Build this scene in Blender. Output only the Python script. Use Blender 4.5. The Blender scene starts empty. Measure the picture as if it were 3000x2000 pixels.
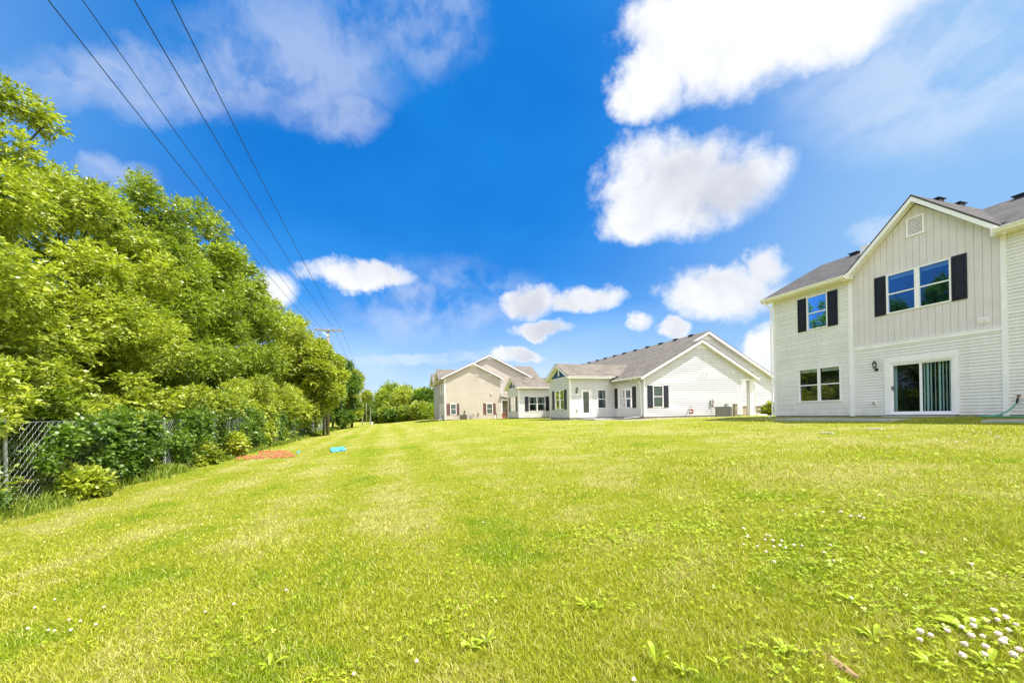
import bpy, math, random
import numpy as np
from mathutils import Matrix, Vector
random.seed(7)
SC = bpy.context.scene
COL = SC.collection
R = math.radians
# The ground plan's axes follow the houses: +X across the gable walls, +Y along their long side walls; the lens is at z = 0.
# ------------------------------------------------------------------ camera
TH = math.atan2(375, 1210.0)
cd = bpy.data.cameras.new('camera')
cam = bpy.data.objects.new('camera', cd); COL.objects.link(cam)
cd.sensor_fit = 'HORIZONTAL'; cd.sensor_width = 36.0
cd.lens = 36.0*1210/3000
cd.shift_y = 214/3000.0
cd.clip_start = 0.05; cd.clip_end = 3000
cam.matrix_world = Matrix.Rotation(-TH, 4, 'Z') @ Matrix.Rotation(R(90), 4, 'X') @ Matrix.Rotation(-R(1.1), 4, 'Z')
SC.camera = cam
SC.render.resolution_x = 1024; SC.render.resolution_y = 682
# ------------------------------------------------------------------ sun
SUNV = Vector((0.40, -0.286, 1.0)).normalized()
sd = bpy.data.lights.new('sun', 'SUN'); sd.energy = 4.6; sd.angle = R(0.53); sd.color = (1.0, 0.975, 0.93)
sun = bpy.data.objects.new('sun', sd); COL.objects.link(sun)
sun.rotation_euler = SUNV.to_track_quat('Z', 'Y').to_euler()
sun.location = (10, -10, 30)
vs = SC.view_settings
SC.display_settings.display_device = 'sRGB'
vs.view_transform = 'Standard'; vs.look = 'None'; vs.gamma = 1; vs.exposure = 1.02
try: vs.use_curve_mapping = False
except Exception: pass
try:
    SC.cycles.max_bounces = 10; SC.cycles.diffuse_bounces = 4; SC.cycles.transparent_max_bounces = 16
except Exception: pass
# ------------------------------------------------------------------ world: sky with clouds
F_, CX, CY, RO = 1210.0, 1500.0, 1214.0, R(1.1)
D1 = (-math.sin(TH), math.cos(TH)); D2 = (math.cos(TH), math.sin(TH))
def ray(px, py):
    u = (px-CX)/F_; w = (CY-py)/F_
    X = u*math.cos(RO)+w*math.sin(RO); Z = -u*math.sin(RO)+w*math.cos(RO)
    return Vector((X*D2[0]+D2[1], X*D1[0]+D1[1], Z))
class NT:
    def __init__(s, nt): s.nt = nt
    def n(s, t, **k):
        x = s.nt.nodes.new(t)
        for a, b in k.items(): setattr(x, a, b)
        return x
    def l(s, a, b): s.nt.links.new(a, b)
    def put(s, sock, v):
        if hasattr(v, 'is_output'): s.l(v, sock)
        elif v is not None: sock.default_value = v
    def m(s, op, a, b=None, c=None, clamp=False):
        x = s.n('ShaderNodeMath', operation=op); x.use_clamp = clamp
        for i, v in enumerate((a, b, c)):
            if v is not None: s.put(x.inputs[i], v)
        return x.outputs[0]
    def vm(s, op, a, b=None):
        x = s.n('ShaderNodeVectorMath', operation=op)
        s.put(x.inputs[0], a)
        if b is not None: s.put(x.inputs[1], b)
        return x.outputs['Value'] if op in ('DOT_PRODUCT', 'LENGTH') else x.outputs[0]
    def mix(s, f, a, b, mode='MIX'):
        x = s.n('ShaderNodeMix', data_type='RGBA', blend_type=mode)
        s.put(x.inputs[0], f); s.put(x.inputs[6], a); s.put(x.inputs[7], b)
        return x.outputs[2]
    def noise(s, vec, scale, detail=4, rough=0.5, dist=0.0, w=None):
        x = s.n('ShaderNodeTexNoise')
        if w is not None: x.noise_dimensions = '4D'; x.inputs['W'].default_value = w
        if vec is not None: s.l(vec, x.inputs['Vector'])
        x.inputs['Scale'].default_value = scale; x.inputs['Detail'].default_value = detail
        x.inputs['Roughness'].default_value = rough; x.inputs['Distortion'].default_value = dist
        return x
    def ramp(s, f, pts, interp='LINEAR'):
        x = s.n('ShaderNodeValToRGB'); s.l(f, x.inputs[0]); x.color_ramp.interpolation = interp
        e = x.color_ramp.elements
        while len(e) > 1: e.remove(e[-1])
        for i, (p, c) in enumerate(pts):
            q = e[0] if i == 0 else e.new(p)
            q.position = p
            q.color = tuple(c)+(1,) if hasattr(c, '__len__') else (c, c, c, 1)
        return x.outputs[0]
    def mr(s, v, a, b, c=0.0, d=1.0, smooth=False):
        x = s.n('ShaderNodeMapRange'); x.clamp = True
        if smooth: x.interpolation_type = 'SMOOTHSTEP'
        s.put(x.inputs[0], v)
        for i, q in enumerate((a, b, c, d)): x.inputs[1+i].default_value = q
        return x.outputs[0]
W = bpy.data.worlds.new("World"); SC.world = W; W.use_nodes = True
wn = NT(W.node_tree); W.node_tree.nodes.clear()
sky = wn.n('ShaderNodeTexSky'); sky.sky_type = 'NISHITA'; sky.sun_disc = False
sky.sun_elevation = math.asin(SUNV.z); sky.sun_rotation = math.atan2(SUNV.x, SUNV.y)
sky.altitude = 200; sky.air_density = 1.0; sky.dust_density = 0.6; sky.ozone_density = 1.6
tc = wn.n('ShaderNodeTexCoord'); dirv = wn.vm('NORMALIZE', tc.outputs['Generated'])
sep = wn.n('ShaderNodeSeparateXYZ'); wn.l(dirv, sep.inputs[0])
# deeper blue: a polarised, contrasty sky
base = wn.vm('MULTIPLY', sky.outputs[0], (0.115, 0.115, 0.115))
gam = wn.n('ShaderNodeGamma'); wn.l(base, gam.inputs[0]); gam.inputs[1].default_value = 1.75
blue = wn.vm('MULTIPLY', gam.outputs[0], (0.85, 1.25, 1.75))
up = wn.mr(sep.outputs[2], 0.0, 0.42, 0.0, 1.0)
upr = wn.ramp(up, [(0.0, (0.46, 0.49, 0.52)), (0.14, (0.37, 0.45, 0.53)), (0.36, (0.16, 0.30, 0.49)), (0.48, (0.085, 0.225, 0.45)), (0.6, (0.014, 0.150, 0.42)), (1.0, (0.002, 0.118, 0.385))])
blue = wn.mix(0.85, blue, upr)
vy = wn.vm('MULTIPLY', dirv, (1.0, 1.0, 2.2)); vn = wn.noise(vy, 1.9, 3, 0.5, 0.0)
blue = wn.mix(1.0, blue, wn.ramp(vn.outputs[0], [(0.34, (0.80, 0.86, 0.93)), (0.66, (1.45, 1.16, 1.06))]), 'MULTIPLY')
# broad lighter zones to both sides of the dark middle
cdir = ray(1250, 430).normalized()
edge = wn.mr(wn.vm('DOT_PRODUCT', dirv, tuple(cdir)), 0.97, 0.62, 0.0, 1.0, True)
blue = wn.mix(wn.m('MULTIPLY', edge, 0.85), blue, (0.17, 0.30, 0.47, 1))
# clouds: (px, py, half width, half height, opacity, softness)
n1 = wn.noise(dirv, 3.2, 4, 0.56, 0.0)
n2 = wn.noise(dirv, 11.0, 8, 0.64, 0.0)
s1 = wn.n('ShaderNodeSeparateColor'); wn.l(n1.outputs['Color'], s1.inputs[0])
s2 = wn.n('ShaderNodeSeparateColor'); wn.l(n2.outputs['Color'], s2.inputs[0])
wob = wn.vm('SCALE', wn.vm('SUBTRACT', n1.outputs['Color'], (0.5, 0.5, 0.5)))
wob.node.inputs['Scale'].default_value = 0.10
dw = wn.vm('ADD', dirv, wob)
wob2 = wn.vm('SCALE', wn.vm('SUBTRACT', n2.outputs['Color'], (0.5, 0.5, 0.5)))
wob2.node.inputs['Scale'].default_value = 0.075
dw = wn.vm('ADD', dw, wob2)
def blob(px, py, sx, sy):
    c = ray(px, py).normalized()
    r_ = ray(px+sx, py).normalized(); u_ = ray(px, py-sy).normalized()
    e1 = (r_-c*r_.dot(c)); a = e1.length; e1.normalize()
    e2 = (u_-c*u_.dot(c)); e2 = e2-e1*e2.dot(e1); b = e2.length; e2.normalize()
    u = wn.vm('DOT_PRODUCT', dw, tuple(e1/a)); v = wn.vm('DOT_PRODUCT', dw, tuple(e2/b))
    rr = wn.m('ADD', wn.m('MULTIPLY', u, u), wn.m('MULTIPLY', v, v))
    m = wn.m('SUBTRACT', 1.0, rr)
    f = wn.m('GREATER_THAN', wn.vm('DOT_PRODUCT', dirv, tuple(c)), 0.0)
    return wn.m('ADD', wn.m('MULTIPLY', m, f), wn.m('MULTIPLY', wn.m('SUBTRACT', f, 1.0), 5.0))
def maxall(l):
    o = l[0]
    for x in l[1:]: o = wn.m('MAXIMUM', o, x)
    return o
dense = maxall([blob(*p) for p in [(2110, 90, 330, 230), (2350, 40, 330, 210), (1890, 240, 120, 120),
    (2000, 535, 300, 165), (1880, 590, 170, 120), (2140, 535, 190, 125), (2110, 860, 210, 85), (2250, 790, 70, 65),
    (1560, 885, 105, 52), (1720, 880, 110, 42), (1600, 965, 100, 28), (1050, 808, 185, 46),
    (2235, 1030, 85, 75), (1868, 955, 36, 32), (1960, 970, 50, 38), (1525, 1052, 80, 24), (775, 850, 75, 62)]])
thin = maxall([blob(*p) for p in [(1065, 60, 90, 70), (860, 180, 330, 210), (1000, 350, 130, 90), (2700, 200, 560, 330), (1270, 90, 170, 180), (450, 240, 420, 110), (360, 500, 80, 60),
    (2540, 660, 60, 40), (1250, 1050, 260, 18), (1300, 880, 300, 120)]])
wisp = wn.n('ShaderNodeMapping'); wn.l(dw, wisp.inputs[0]); wisp.inputs['Scale'].default_value = (7.0, 3.0, 9.0); wisp.inputs['Rotation'].default_value = (0.3, 0.4, 0.6)
wz = wn.noise(wisp.outputs[0], 1.2, 4, 0.6, 0.0)
edgen = wn.m('ADD', wn.m('MULTIPLY', wn.m('SUBTRACT', s2.outputs[0], 0.5), 2.0), wn.m('MULTIPLY', wn.m('SUBTRACT', s1.outputs[1], 0.5), 1.1))
dmask = wn.mr(wn.m('ADD', dense, edgen), -0.37, 0.72, 0, 1, True)
dcore = wn.mr(dense, 0.0, 0.8, 0, 1, True)
tmask = wn.m('MULTIPLY', wn.mr(thin, -0.5, 0.9, 0, 1, True), wn.mr(wz.outputs[0], 0.30, 0.66, 0.0, 0.85, True))
cm = wn.m('MAXIMUM', dmask, wn.m('MULTIPLY', tmask, 0.42))
# bright cloud added behind and beside the lens, out of view, as neutral fill light
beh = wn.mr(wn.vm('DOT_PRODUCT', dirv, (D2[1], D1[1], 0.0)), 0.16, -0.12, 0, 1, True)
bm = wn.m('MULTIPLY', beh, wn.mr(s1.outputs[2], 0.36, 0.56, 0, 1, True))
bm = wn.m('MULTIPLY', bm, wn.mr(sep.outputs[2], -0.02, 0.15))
shf = wn.m('ADD', wn.m('MULTIPLY', s1.outputs[0], 0.78), wn.m('MULTIPLY', s2.outputs[1], 0.22))
ccol = wn.mix(wn.m('MULTIPLY', dcore, wn.mr(shf, 0.42, 0.60, 0.0, 0.95)), (0.50, 0.51, 0.525, 1), (0.33, 0.345, 0.39, 1))
col = wn.mix(cm, blue, ccol)
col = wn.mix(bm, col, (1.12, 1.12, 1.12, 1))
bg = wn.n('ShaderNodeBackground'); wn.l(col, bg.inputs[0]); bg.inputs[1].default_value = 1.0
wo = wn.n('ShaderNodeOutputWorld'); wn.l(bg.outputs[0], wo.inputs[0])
# ------------------------------------------------------------------ materials
MATS = {}
def newmat(name):
    m = bpy.data.materials.new(name); m.use_nodes = True
    m.node_tree.nodes.clear(); MATS[name] = m
    return m, NT(m.node_tree)
def finish(nt, sh):
    o = nt.n('ShaderNodeOutputMaterial'); nt.l(sh, o.inputs[0])
def bsdf(nt, col, rough=0.6, spec=0.4, metal=0.0, bump=None, bstr=0.3, bdist=0.01):
    p = nt.n('ShaderNodeBsdfPrincipled')
    nt.put(p.inputs['Base Color'], col); nt.put(p.inputs['Roughness'], rough)
    p.inputs['Specular IOR Level'].default_value = spec; p.inputs['Metallic'].default_value = metal
    if bump is not None:
        b = nt.n('ShaderNodeBump'); b.inputs['Strength'].default_value = bstr; b.inputs['Distance'].default_value = bdist
        nt.l(bump, b.inputs['Height']); nt.l(b.outputs[0], p.inputs['Normal'])
    return p.outputs[0]
def obco(nt): return nt.n('ShaderNodeTexCoord').outputs['Object']
def plain(name, c, rough=0.6, var=0.12, scale=3.0, metal=0.0, spec=0.4, bump=0.0):
    m, nt = newmat(name)
    co = obco(nt); nz = nt.noise(co, scale, 6, 0.6); n2 = nt.noise(co, scale*14, 4, 0.6)
    f = nt.m('ADD', nt.m('MULTIPLY', nz.outputs[0], 0.7), nt.m('MULTIPLY', n2.outputs[0], 0.3))
    lo = tuple(x*(1-var) for x in c)+(1,); hi = tuple(min(1, x*(1+var)) for x in c)+(1,)
    col = nt.mix(nt.mr(f, 0.35, 0.65), lo, hi)
    finish(nt, bsdf(nt, col, rough, spec, metal, n2.outputs[0] if bump else None, bump))
    return m
def siding_mat(name, c):
    # vinyl: faint panel-to-panel difference and rain streaks running down
    m, nt = newmat(name); co = obco(nt)
    mp = nt.n('ShaderNodeMapping'); nt.l(co, mp.inputs[0]); mp.inputs['Scale'].default_value = (2.2, 2.2, 0.25)
    st = nt.noise(mp.outputs[0], 3, 5, 0.6); big = nt.noise(co, 0.7, 4, 0.5)
    mp2 = nt.n('ShaderNodeMapping'); nt.l(co, mp2.inputs[0]); mp2.inputs['Scale'].default_value = (0.3, 0.3, 9.5)
    rows = nt.noise(mp2.outputs[0], 1.0, 2, 0.5)
    f = nt.m('ADD', nt.m('ADD', nt.m('MULTIPLY', st.outputs[0], 0.35), nt.m('MULTIPLY', big.outputs[0], 0.35)), nt.m('MULTIPLY', rows.outputs[0], 0.3))
    col = nt.mix(nt.mr(f, 0.36, 0.62), tuple(x*0.88 for x in c)+(1,), tuple(min(.9, x*1.03) for x in c)+(1,))
    sp = nt.n('ShaderNodeSeparateXYZ'); nt.l(co, sp.inputs[0])
    cb = nt.n('ShaderNodeCombineXYZ'); nt.l(nt.m('ADD', sp.outputs[0], sp.outputs[1]), cb.inputs[0]); nt.l(sp.outputs[2], cb.inputs[1])
    br = nt.n('ShaderNodeTexBrick'); nt.l(cb.outputs[0], br.inputs[0]); br.inputs['Scale'].default_value = 1; br.inputs['Brick Width'].default_value = 3.66; br.inputs['Row Height'].default_value = .216; br.inputs['Mortar Size'].default_value = .004; br.offset = .37
    br.inputs['Color1'].default_value = (1, 1, 1, 1); br.inputs['Color2'].default_value = (.955, .955, .95, 1); br.inputs['Mortar'].default_value = (.72, .71, .68, 1)
    col = nt.mix(1.0, col, br.outputs[0], 'MULTIPLY')
    dirt = nt.m('MULTIPLY', nt.mr(sp.outputs[2], .85, .12), nt.mr(nt.noise(co, 2.6, 5, .65).outputs[0], .38, .68))
    col = nt.mix(nt.m('MULTIPLY', dirt, .38), col, (.42, .40, .31, 1))
    finish(nt, bsdf(nt, col, 0.45, 0.35, 0, nt.noise(co, 45, 3, 0.6).outputs[0], 0.06))
    return m
def shingle_mat(name, c, swap=False, flat=False):
    m, nt = newmat(name); co = obco(nt)
    sp = nt.n('ShaderNodeSeparateXYZ'); nt.l(co, sp.inputs[0])
    cb = nt.n('ShaderNodeCombineXYZ'); nt.l(sp.outputs[0 if swap else 1], cb.inputs[0])
    nt.l(nt.m('MULTIPLY', sp.outputs[2], 2.1), cb.inputs[1])
    br = nt.n('ShaderNodeTexBrick'); nt.l(cb.outputs[0], br.inputs[0])
    br.inputs['Scale'].default_value = 1.0; br.inputs['Brick Width'].default_value = 0.32; br.inputs['Row Height'].default_value = 0.145
    br.inputs['Mortar Size'].default_value = 0.008; br.inputs['Mortar Smooth'].default_value = 0.6; br.inputs['Bias'].default_value = 0.0
    br.inputs['Color1'].default_value = (0.25, 0.25, 0.25, 1); br.inputs['Color2'].default_value = (0.95, 0.95, 0.95, 1); br.inputs['Mortar'].default_value = (0.0, 0.0, 0.0, 1)
    g = nt.noise(co, 60, 3, 0.7); g2 = nt.noise(co, 1.2, 5, 0.6); g3 = nt.noise(co, 9, 5, 0.7)
    f = nt.m('ADD', nt.m('MULTIPLY', br.outputs[0], 0.42), nt.m('ADD', nt.m('MULTIPLY', g3.outputs[0], 0.40), nt.m('MULTIPLY', g.outputs[0], 0.35)))
    f = nt.m('ADD', f, nt.m('MULTIPLY', nt.m('SUBTRACT', g2.outputs[0], 0.5), 0.35))
    col = nt.mix(nt.mr(f, 0.30, 0.95), tuple(x*0.52 for x in c)+(1,), tuple(x*1.42 for x in c)+(1,))
    finish(nt, bsdf(nt, col, 0.92, 0.2, 0, f, 0.5, 0.02))
    return m
def leaf_mat(name, dark, light, trans=0.36, gloss=0.6, pscale=0.45, rnd=0.55):
    m, nt = newmat(name); co = obco(nt)
    geo = nt.n('ShaderNodeNewGeometry')
    nz = nt.noise(co, pscale, 4, 0.6)
    f = nt.m('ADD', nt.m('MULTIPLY', geo.outputs['Random Per Island'], rnd), nt.m('MULTIPLY', nt.mr(nz.outputs[0], 0.32, 0.68), 1-rnd))
    col = nt.mix(f, tuple(dark)+(1,), tuple(light)+(1,))
    p = bsdf(nt, col, 0.42, gloss)
    t = nt.n('ShaderNodeBsdfTranslucent'); nt.l(nt.mix(1.0, col, (1.0, 1.12, 0.5, 1), 'MULTIPLY'), t.inputs[0])
    ms = nt.n('ShaderNodeMixShader'); ms.inputs[0].default_value = trans
    nt.l(p, ms.inputs[1]); nt.l(t.outputs[0], ms.inputs[2]); finish(nt, ms.outputs[0])
    return m
def glass_mat(name, tint, refl, ior=1.55, col=(1, 1, 1)):
    m, nt = newmat(name)
    fr = nt.n('ShaderNodeFresnel'); fr.inputs[0].default_value = ior
    f = nt.m('MULTIPLY', fr.outputs[0], refl, clamp=True)
    t = nt.n('ShaderNodeBsdfTransparent'); t.inputs[0].default_value = tuple(tint)+(1,)
    g = nt.n('ShaderNodeBsdfGlossy'); g.inputs['Roughness'].default_value = 0.0; g.inputs['Color'].default_value = tuple(col)+(1,)
    nz = nt.noise(obco(nt), 1.3, 2, 0.5); b = nt.n('ShaderNodeBump'); b.inputs['Strength'].default_value = 0.05; b.inputs['Distance'].default_value = 0.03
    nt.l(nz.outputs[0], b.inputs['Height']); nt.l(b.outputs[0], g.inputs['Normal'])
    ms = nt.n('ShaderNodeMixShader'); nt.l(f, ms.inputs[0]); nt.l(t.outputs[0], ms.inputs[1]); nt.l(g.outputs[0], ms.inputs[2])
    finish(nt, ms.outputs[0]); return m
CREAM = siding_mat('cream_vinyl', (0.83, 0.79, 0.775))
WHITEV = siding_mat('white_vinyl', (0.71, 0.685, 0.69))
BEIGE = siding_mat('beige_vinyl', (0.58, 0.50, 0.42))
TRIM = plain('white_trim', (0.87, 0.83, 0.85), 0.4, 0.05)
CTRIM = plain('cream_trim', (0.83, 0.785, 0.73), 0.4, 0.05)
BOARD = plain('greige_board', (0.68, 0.62, 0.63), 0.7, 0.06, 2.0, bump=0.15)
BOARDGAP = plain('board_gap', (0.42, 0.40, 0.38), 0.9)
BLACK = plain('black_shutter', (0.012, 0.011, 0.016), 0.35, 0.1)
SLATE = plain('slate_shutter', (0.03, 0.032, 0.045), 0.4, 0.1)
MAROON = plain('maroon_shutter', (0.16, 0.07, 0.07), 0.5, 0.1)
NAVY = plain('navy_panel', (0.008, 0.06, 0.20), 0.55, 0.08)
SH_R = shingle_mat('grey_shingle', (0.088, 0.080, 0.078)); SH_RX = shingle_mat('grey_shingle_cross', (0.088, 0.080, 0.078), True)
SH_M = shingle_mat('brown_shingle', (0.150, 0.130, 0.110)); SH_MX = shingle_mat('brown_shingle_cross', (0.165, 0.142, 0.118), True)
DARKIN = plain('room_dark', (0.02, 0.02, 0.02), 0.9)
BLIND = plain('blind', (0.80, 0.82, 0.78), 0.6, 0.06)
CURTAIN = plain('curtain', (0.42, 0.44, 0.42), 0.8, 0.2, 8)
GLASS = glass_mat('window_glass', (0.70, 0.78, 0.80), 1.2)
GLASSB = glass_mat('sky_glass', (0.40, 0.55, 0.75), 4.0, col=(.18, .48, 1.0))  # deep blue of the reflected sky is put into the glass colour
DGLASS = glass_mat('door_glass', (0.62, 0.78, 0.80), 0.8)
METAL = plain('galvanised', (0.42, 0.43, 0.42), 0.45, 0.2, 6, metal=0.6)
FENCEM = plain('dull_wire', (0.27, 0.29, 0.28), 0.6, 0.3, 6, metal=0.3)
GREYM = plain('grey_metal', (0.33, 0.31, 0.28), 0.55, 0.15, 5)
BLACKM = plain('black_metal', (0.012, 0.012, 0.013), 0.35, 0.1)
RUST = plain('rusty_fitting', (0.22, 0.10, 0.07), 0.7, 0.3)
WOOD = plain('weathered_wood', (0.30, 0.25, 0.19), 0.85, 0.3, 3, bump=0.4)
PALEW = plain('pale_wood', (0.50, 0.46, 0.36), 0.85, 0.2, 5)
BARK = plain('bark', (0.10, 0.078, 0.055), 0.9, 0.4, 6, bump=0.6)
CONC = plain('concrete', (0.42, 0.40, 0.37), 0.85, 0.15, 2, bump=0.2)
CONCD = plain('foundation_concrete', (0.30, 0.28, 0.25), 0.9, 0.2, 3)
STONE = plain('tan_stone', (0.42, 0.33, 0.25), 0.85, 0.35, 4, bump=0.4)
HOSE = plain('green_hose', (0.10, 0.36, 0.26), 0.4, 0.1)
PETAL = plain('clover_white', (0.74, 0.60, 0.50), 0.8, 0.35, 45)
ORANGE = plain('orange_plastic', (0.66, 0.24, 0.12), 0.5, 0.3, 2)
BLUEP = plain('blue_tarp', (0.10, 0.42, 0.70), 0.45, 0.5, 4)
WIREM = plain('dark_cable', (0.02, 0.022, 0.03), 0.5)
RED = plain('red_meter', (0.32, 0.07, 0.06), 0.5, 0.1)
BRICKR = plain('red_brick_pier', (0.30, 0.09, 0.06), 0.85, 0.3, 12)
GREENBOX = plain('green_cabinet', (0.32, 0.38, 0.30), 0.5, 0.1)
LAMPG = glass_mat('lamp_glass', (0.9, 0.9, 0.88), 1.0)
# ------------------------------------------------------------------ mesh helpers
class MB:
    def __init__(s): s.v = []; s.f = []
    def add(s, vs, fs):
        o = len(s.v); s.v += [tuple(v) for v in vs]; s.f += [tuple(i+o for i in f) for f in fs]; return s
    def box(s, x0, x1, y0, y1, z0, z1):
        x0, x1 = min(x0, x1), max(x0, x1); y0, y1 = min(y0, y1), max(y0, y1); z0, z1 = min(z0, z1), max(z0, z1)
        return s.add([(x0,y0,z0),(x1,y0,z0),(x1,y1,z0),(x0,y1,z0),(x0,y0,z1),(x1,y0,z1),(x1,y1,z1),(x0,y1,z1)],
                     [(0,3,2,1),(4,5,6,7),(0,1,5,4),(1,2,6,5),(2,3,7,6),(3,0,4,7)])
    def poly(s, pts): return s.add(pts, [tuple(range(len(pts)))])
    def ext(s, pts, vec):
        n = len(pts); q = [tuple(p[i]+vec[i] for i in range(3)) for p in pts]
        fs = [tuple(range(n)), tuple(range(2*n-1, n-1, -1))]+[(i, i+n, (i+1) % n+n, (i+1) % n) for i in range(n)]
        return s.add(list(pts)+q, fs)
    def tube(s, pts, r, n=6, cap=True):
        pts = [Vector(p) for p in pts]; rr = r if hasattr(r, '__len__') else [r]*len(pts)
        o = len(s.v); up = None
        for i, p in enumerate(pts):
            d = (pts[min(i+1, len(pts)-1)]-pts[max(i-1, 0)]).normalized()
            if up is None: up = Vector((0, 0, 1)) if abs(d.z) < 0.9 else Vector((1, 0, 0))
            x = d.cross(up).normalized(); y = x.cross(d).normalized(); up = y
            for k in range(n):
                a = 2*math.pi*k/n; s.v.append(tuple(p+(x*math.cos(a)+y*math.sin(a))*rr[i]))
        for i in range(len(pts)-1):
            for k in range(n):
                k2 = (k+1) % n; s.f.append((o+i*n+k, o+i*n+k2, o+(i+1)*n+k2, o+(i+1)*n+k))
        if cap:
            s.f.append(tuple(o+k for k in range(n-1, -1, -1))); s.f.append(tuple(o+(len(pts)-1)*n+k for k in range(n)))
        return s
    def lathe(s, c, prof, n=12):
        o = len(s.v)
        for r, z in prof:
            for k in range(n):
                a = 2*math.pi*k/n; s.v.append((c[0]+r*math.cos(a), c[1]+r*math.sin(a), c[2]+z))
        for i in range(len(prof)-1):
            for k in range(n):
                k2 = (k+1) % n; s.f.append((o+i*n+k, o+i*n+k2, o+(i+1)*n+k2, o+(i+1)*n+k))
        return s
def link(name, mesh, parent=None, loc=None):
    ob = bpy.data.objects.new(name, mesh); COL.objects.link(ob)
    if parent is not None: ob.parent = parent
    if loc is not None: ob.location = loc
    return ob
def origin_of(p):
    o = Vector((0, 0, 0))
    while p is not None: o += Vector(p.location); p = p.parent
    return o
def build(name, mb, mat, parent=None, loc=None, smooth=False):
    """mb is written in ground-plan coordinates; parts are shifted into their parent's frame."""
    off = origin_of(parent) if parent is not None else Vector(loc or (0, 0, 0))
    me = bpy.data.meshes.new(name)
    me.from_pydata([(v[0]-off.x, v[1]-off.y, v[2]-off.z) for v in mb.v], [], mb.f)
    me.materials.append(mat)
    if smooth: me.polygons.foreach_set('use_smooth', [True]*len(me.polygons))
    me.update()
    return link(name, me, parent, loc if parent is None else None)
def tag(o, label=None, cat=None, group=None, kind=None):
    if label: o['label'] = label
    if cat: o['category'] = cat
    if group: o['group'] = group
    if kind: o['kind'] = kind
    return o
def empty(name, loc, label, cat, group=None):
    o = bpy.data.objects.new(name, None); COL.objects.link(o); o.location = loc; o.empty_display_size = 0.3
    return tag(o, label, cat, group)
def npmesh(name, V, F, mat, nv):
    me = bpy.data.meshes.new(name); n = len(V); k = len(F)
    me.vertices.add(n); me.vertices.foreach_set('co', np.ascontiguousarray(V, dtype=np.float32).ravel())
    me.loops.add(k*nv); me.loops.foreach_set('vertex_index', np.ascontiguousarray(F, dtype=np.int32).ravel())
    me.polygons.add(k); me.polygons.foreach_set('loop_start', np.arange(0, k*nv, nv, dtype=np.int32))
    try: me.polygons.foreach_set('loop_total', np.full(k, nv, dtype=np.int32))
    except Exception: pass
    me.materials.append(mat); me.update(calc_edges=True)
    return me
# ------------------------------------------------------------------ terrain
NA = [-60, -7, -4, 0, 6, 12, 16, 18, 60]; NZ = [-1.85, -1.76, -1.62, -1.27, -.95, -.70, -.52, -.375, -.36]
FA = [-60, -7, -3, 3, 6.5, 12, 60]; FZ = [-1.85, -1.72, -1.45, -.88, -.55, -.45, -.43]
def ground(a, b):
    a = np.asarray(a, float); b = np.asarray(b, float)
    t = np.clip((b-8)/30, 0, 1); t = t*t*(3-2*t)
    z = np.interp(a, NA, NZ)*(1-t)+np.interp(a, FA, FZ)*t
    z = z+0.035*np.sin(a*0.9+b*0.35)*np.sin(b*0.55-a*0.2)*np.clip((12-np.abs(a-4))/6, 0, 1)
    far = np.clip((b-70)/60, 0, 1); z = z*(1-far)+(-1.65)*far
    return z
def gz(a, b): return float(ground(a, b))
def axis(segs):
    out = []
    for x0, x1, st in segs: out += list(np.arange(x0, x1, st))
    return np.array(out+[segs[-1][1]])
ga = axis([(-900, -60, 60), (-60, -20, 4), (-20, 24, 0.5), (24, 60, 4), (60, 900, 60)])
gb = axis([(-300, -20, 40), (-20, -4, 2), (-4, 40, 0.5), (40, 120, 2.5), (120, 1500, 60)])
AA, BB = np.meshgrid(ga, gb); ZZ = ground(AA, BB)
V = np.stack([AA.ravel(), BB.ravel(), ZZ.ravel()], 1)
na, nb = len(ga), len(gb)
i0 = (np.arange(nb-1)[:, None]*na+np.arange(na-1)[None, :]).ravel()
Fq = np.stack([i0, i0+1, i0+na+1, i0+na], 1)
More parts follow.
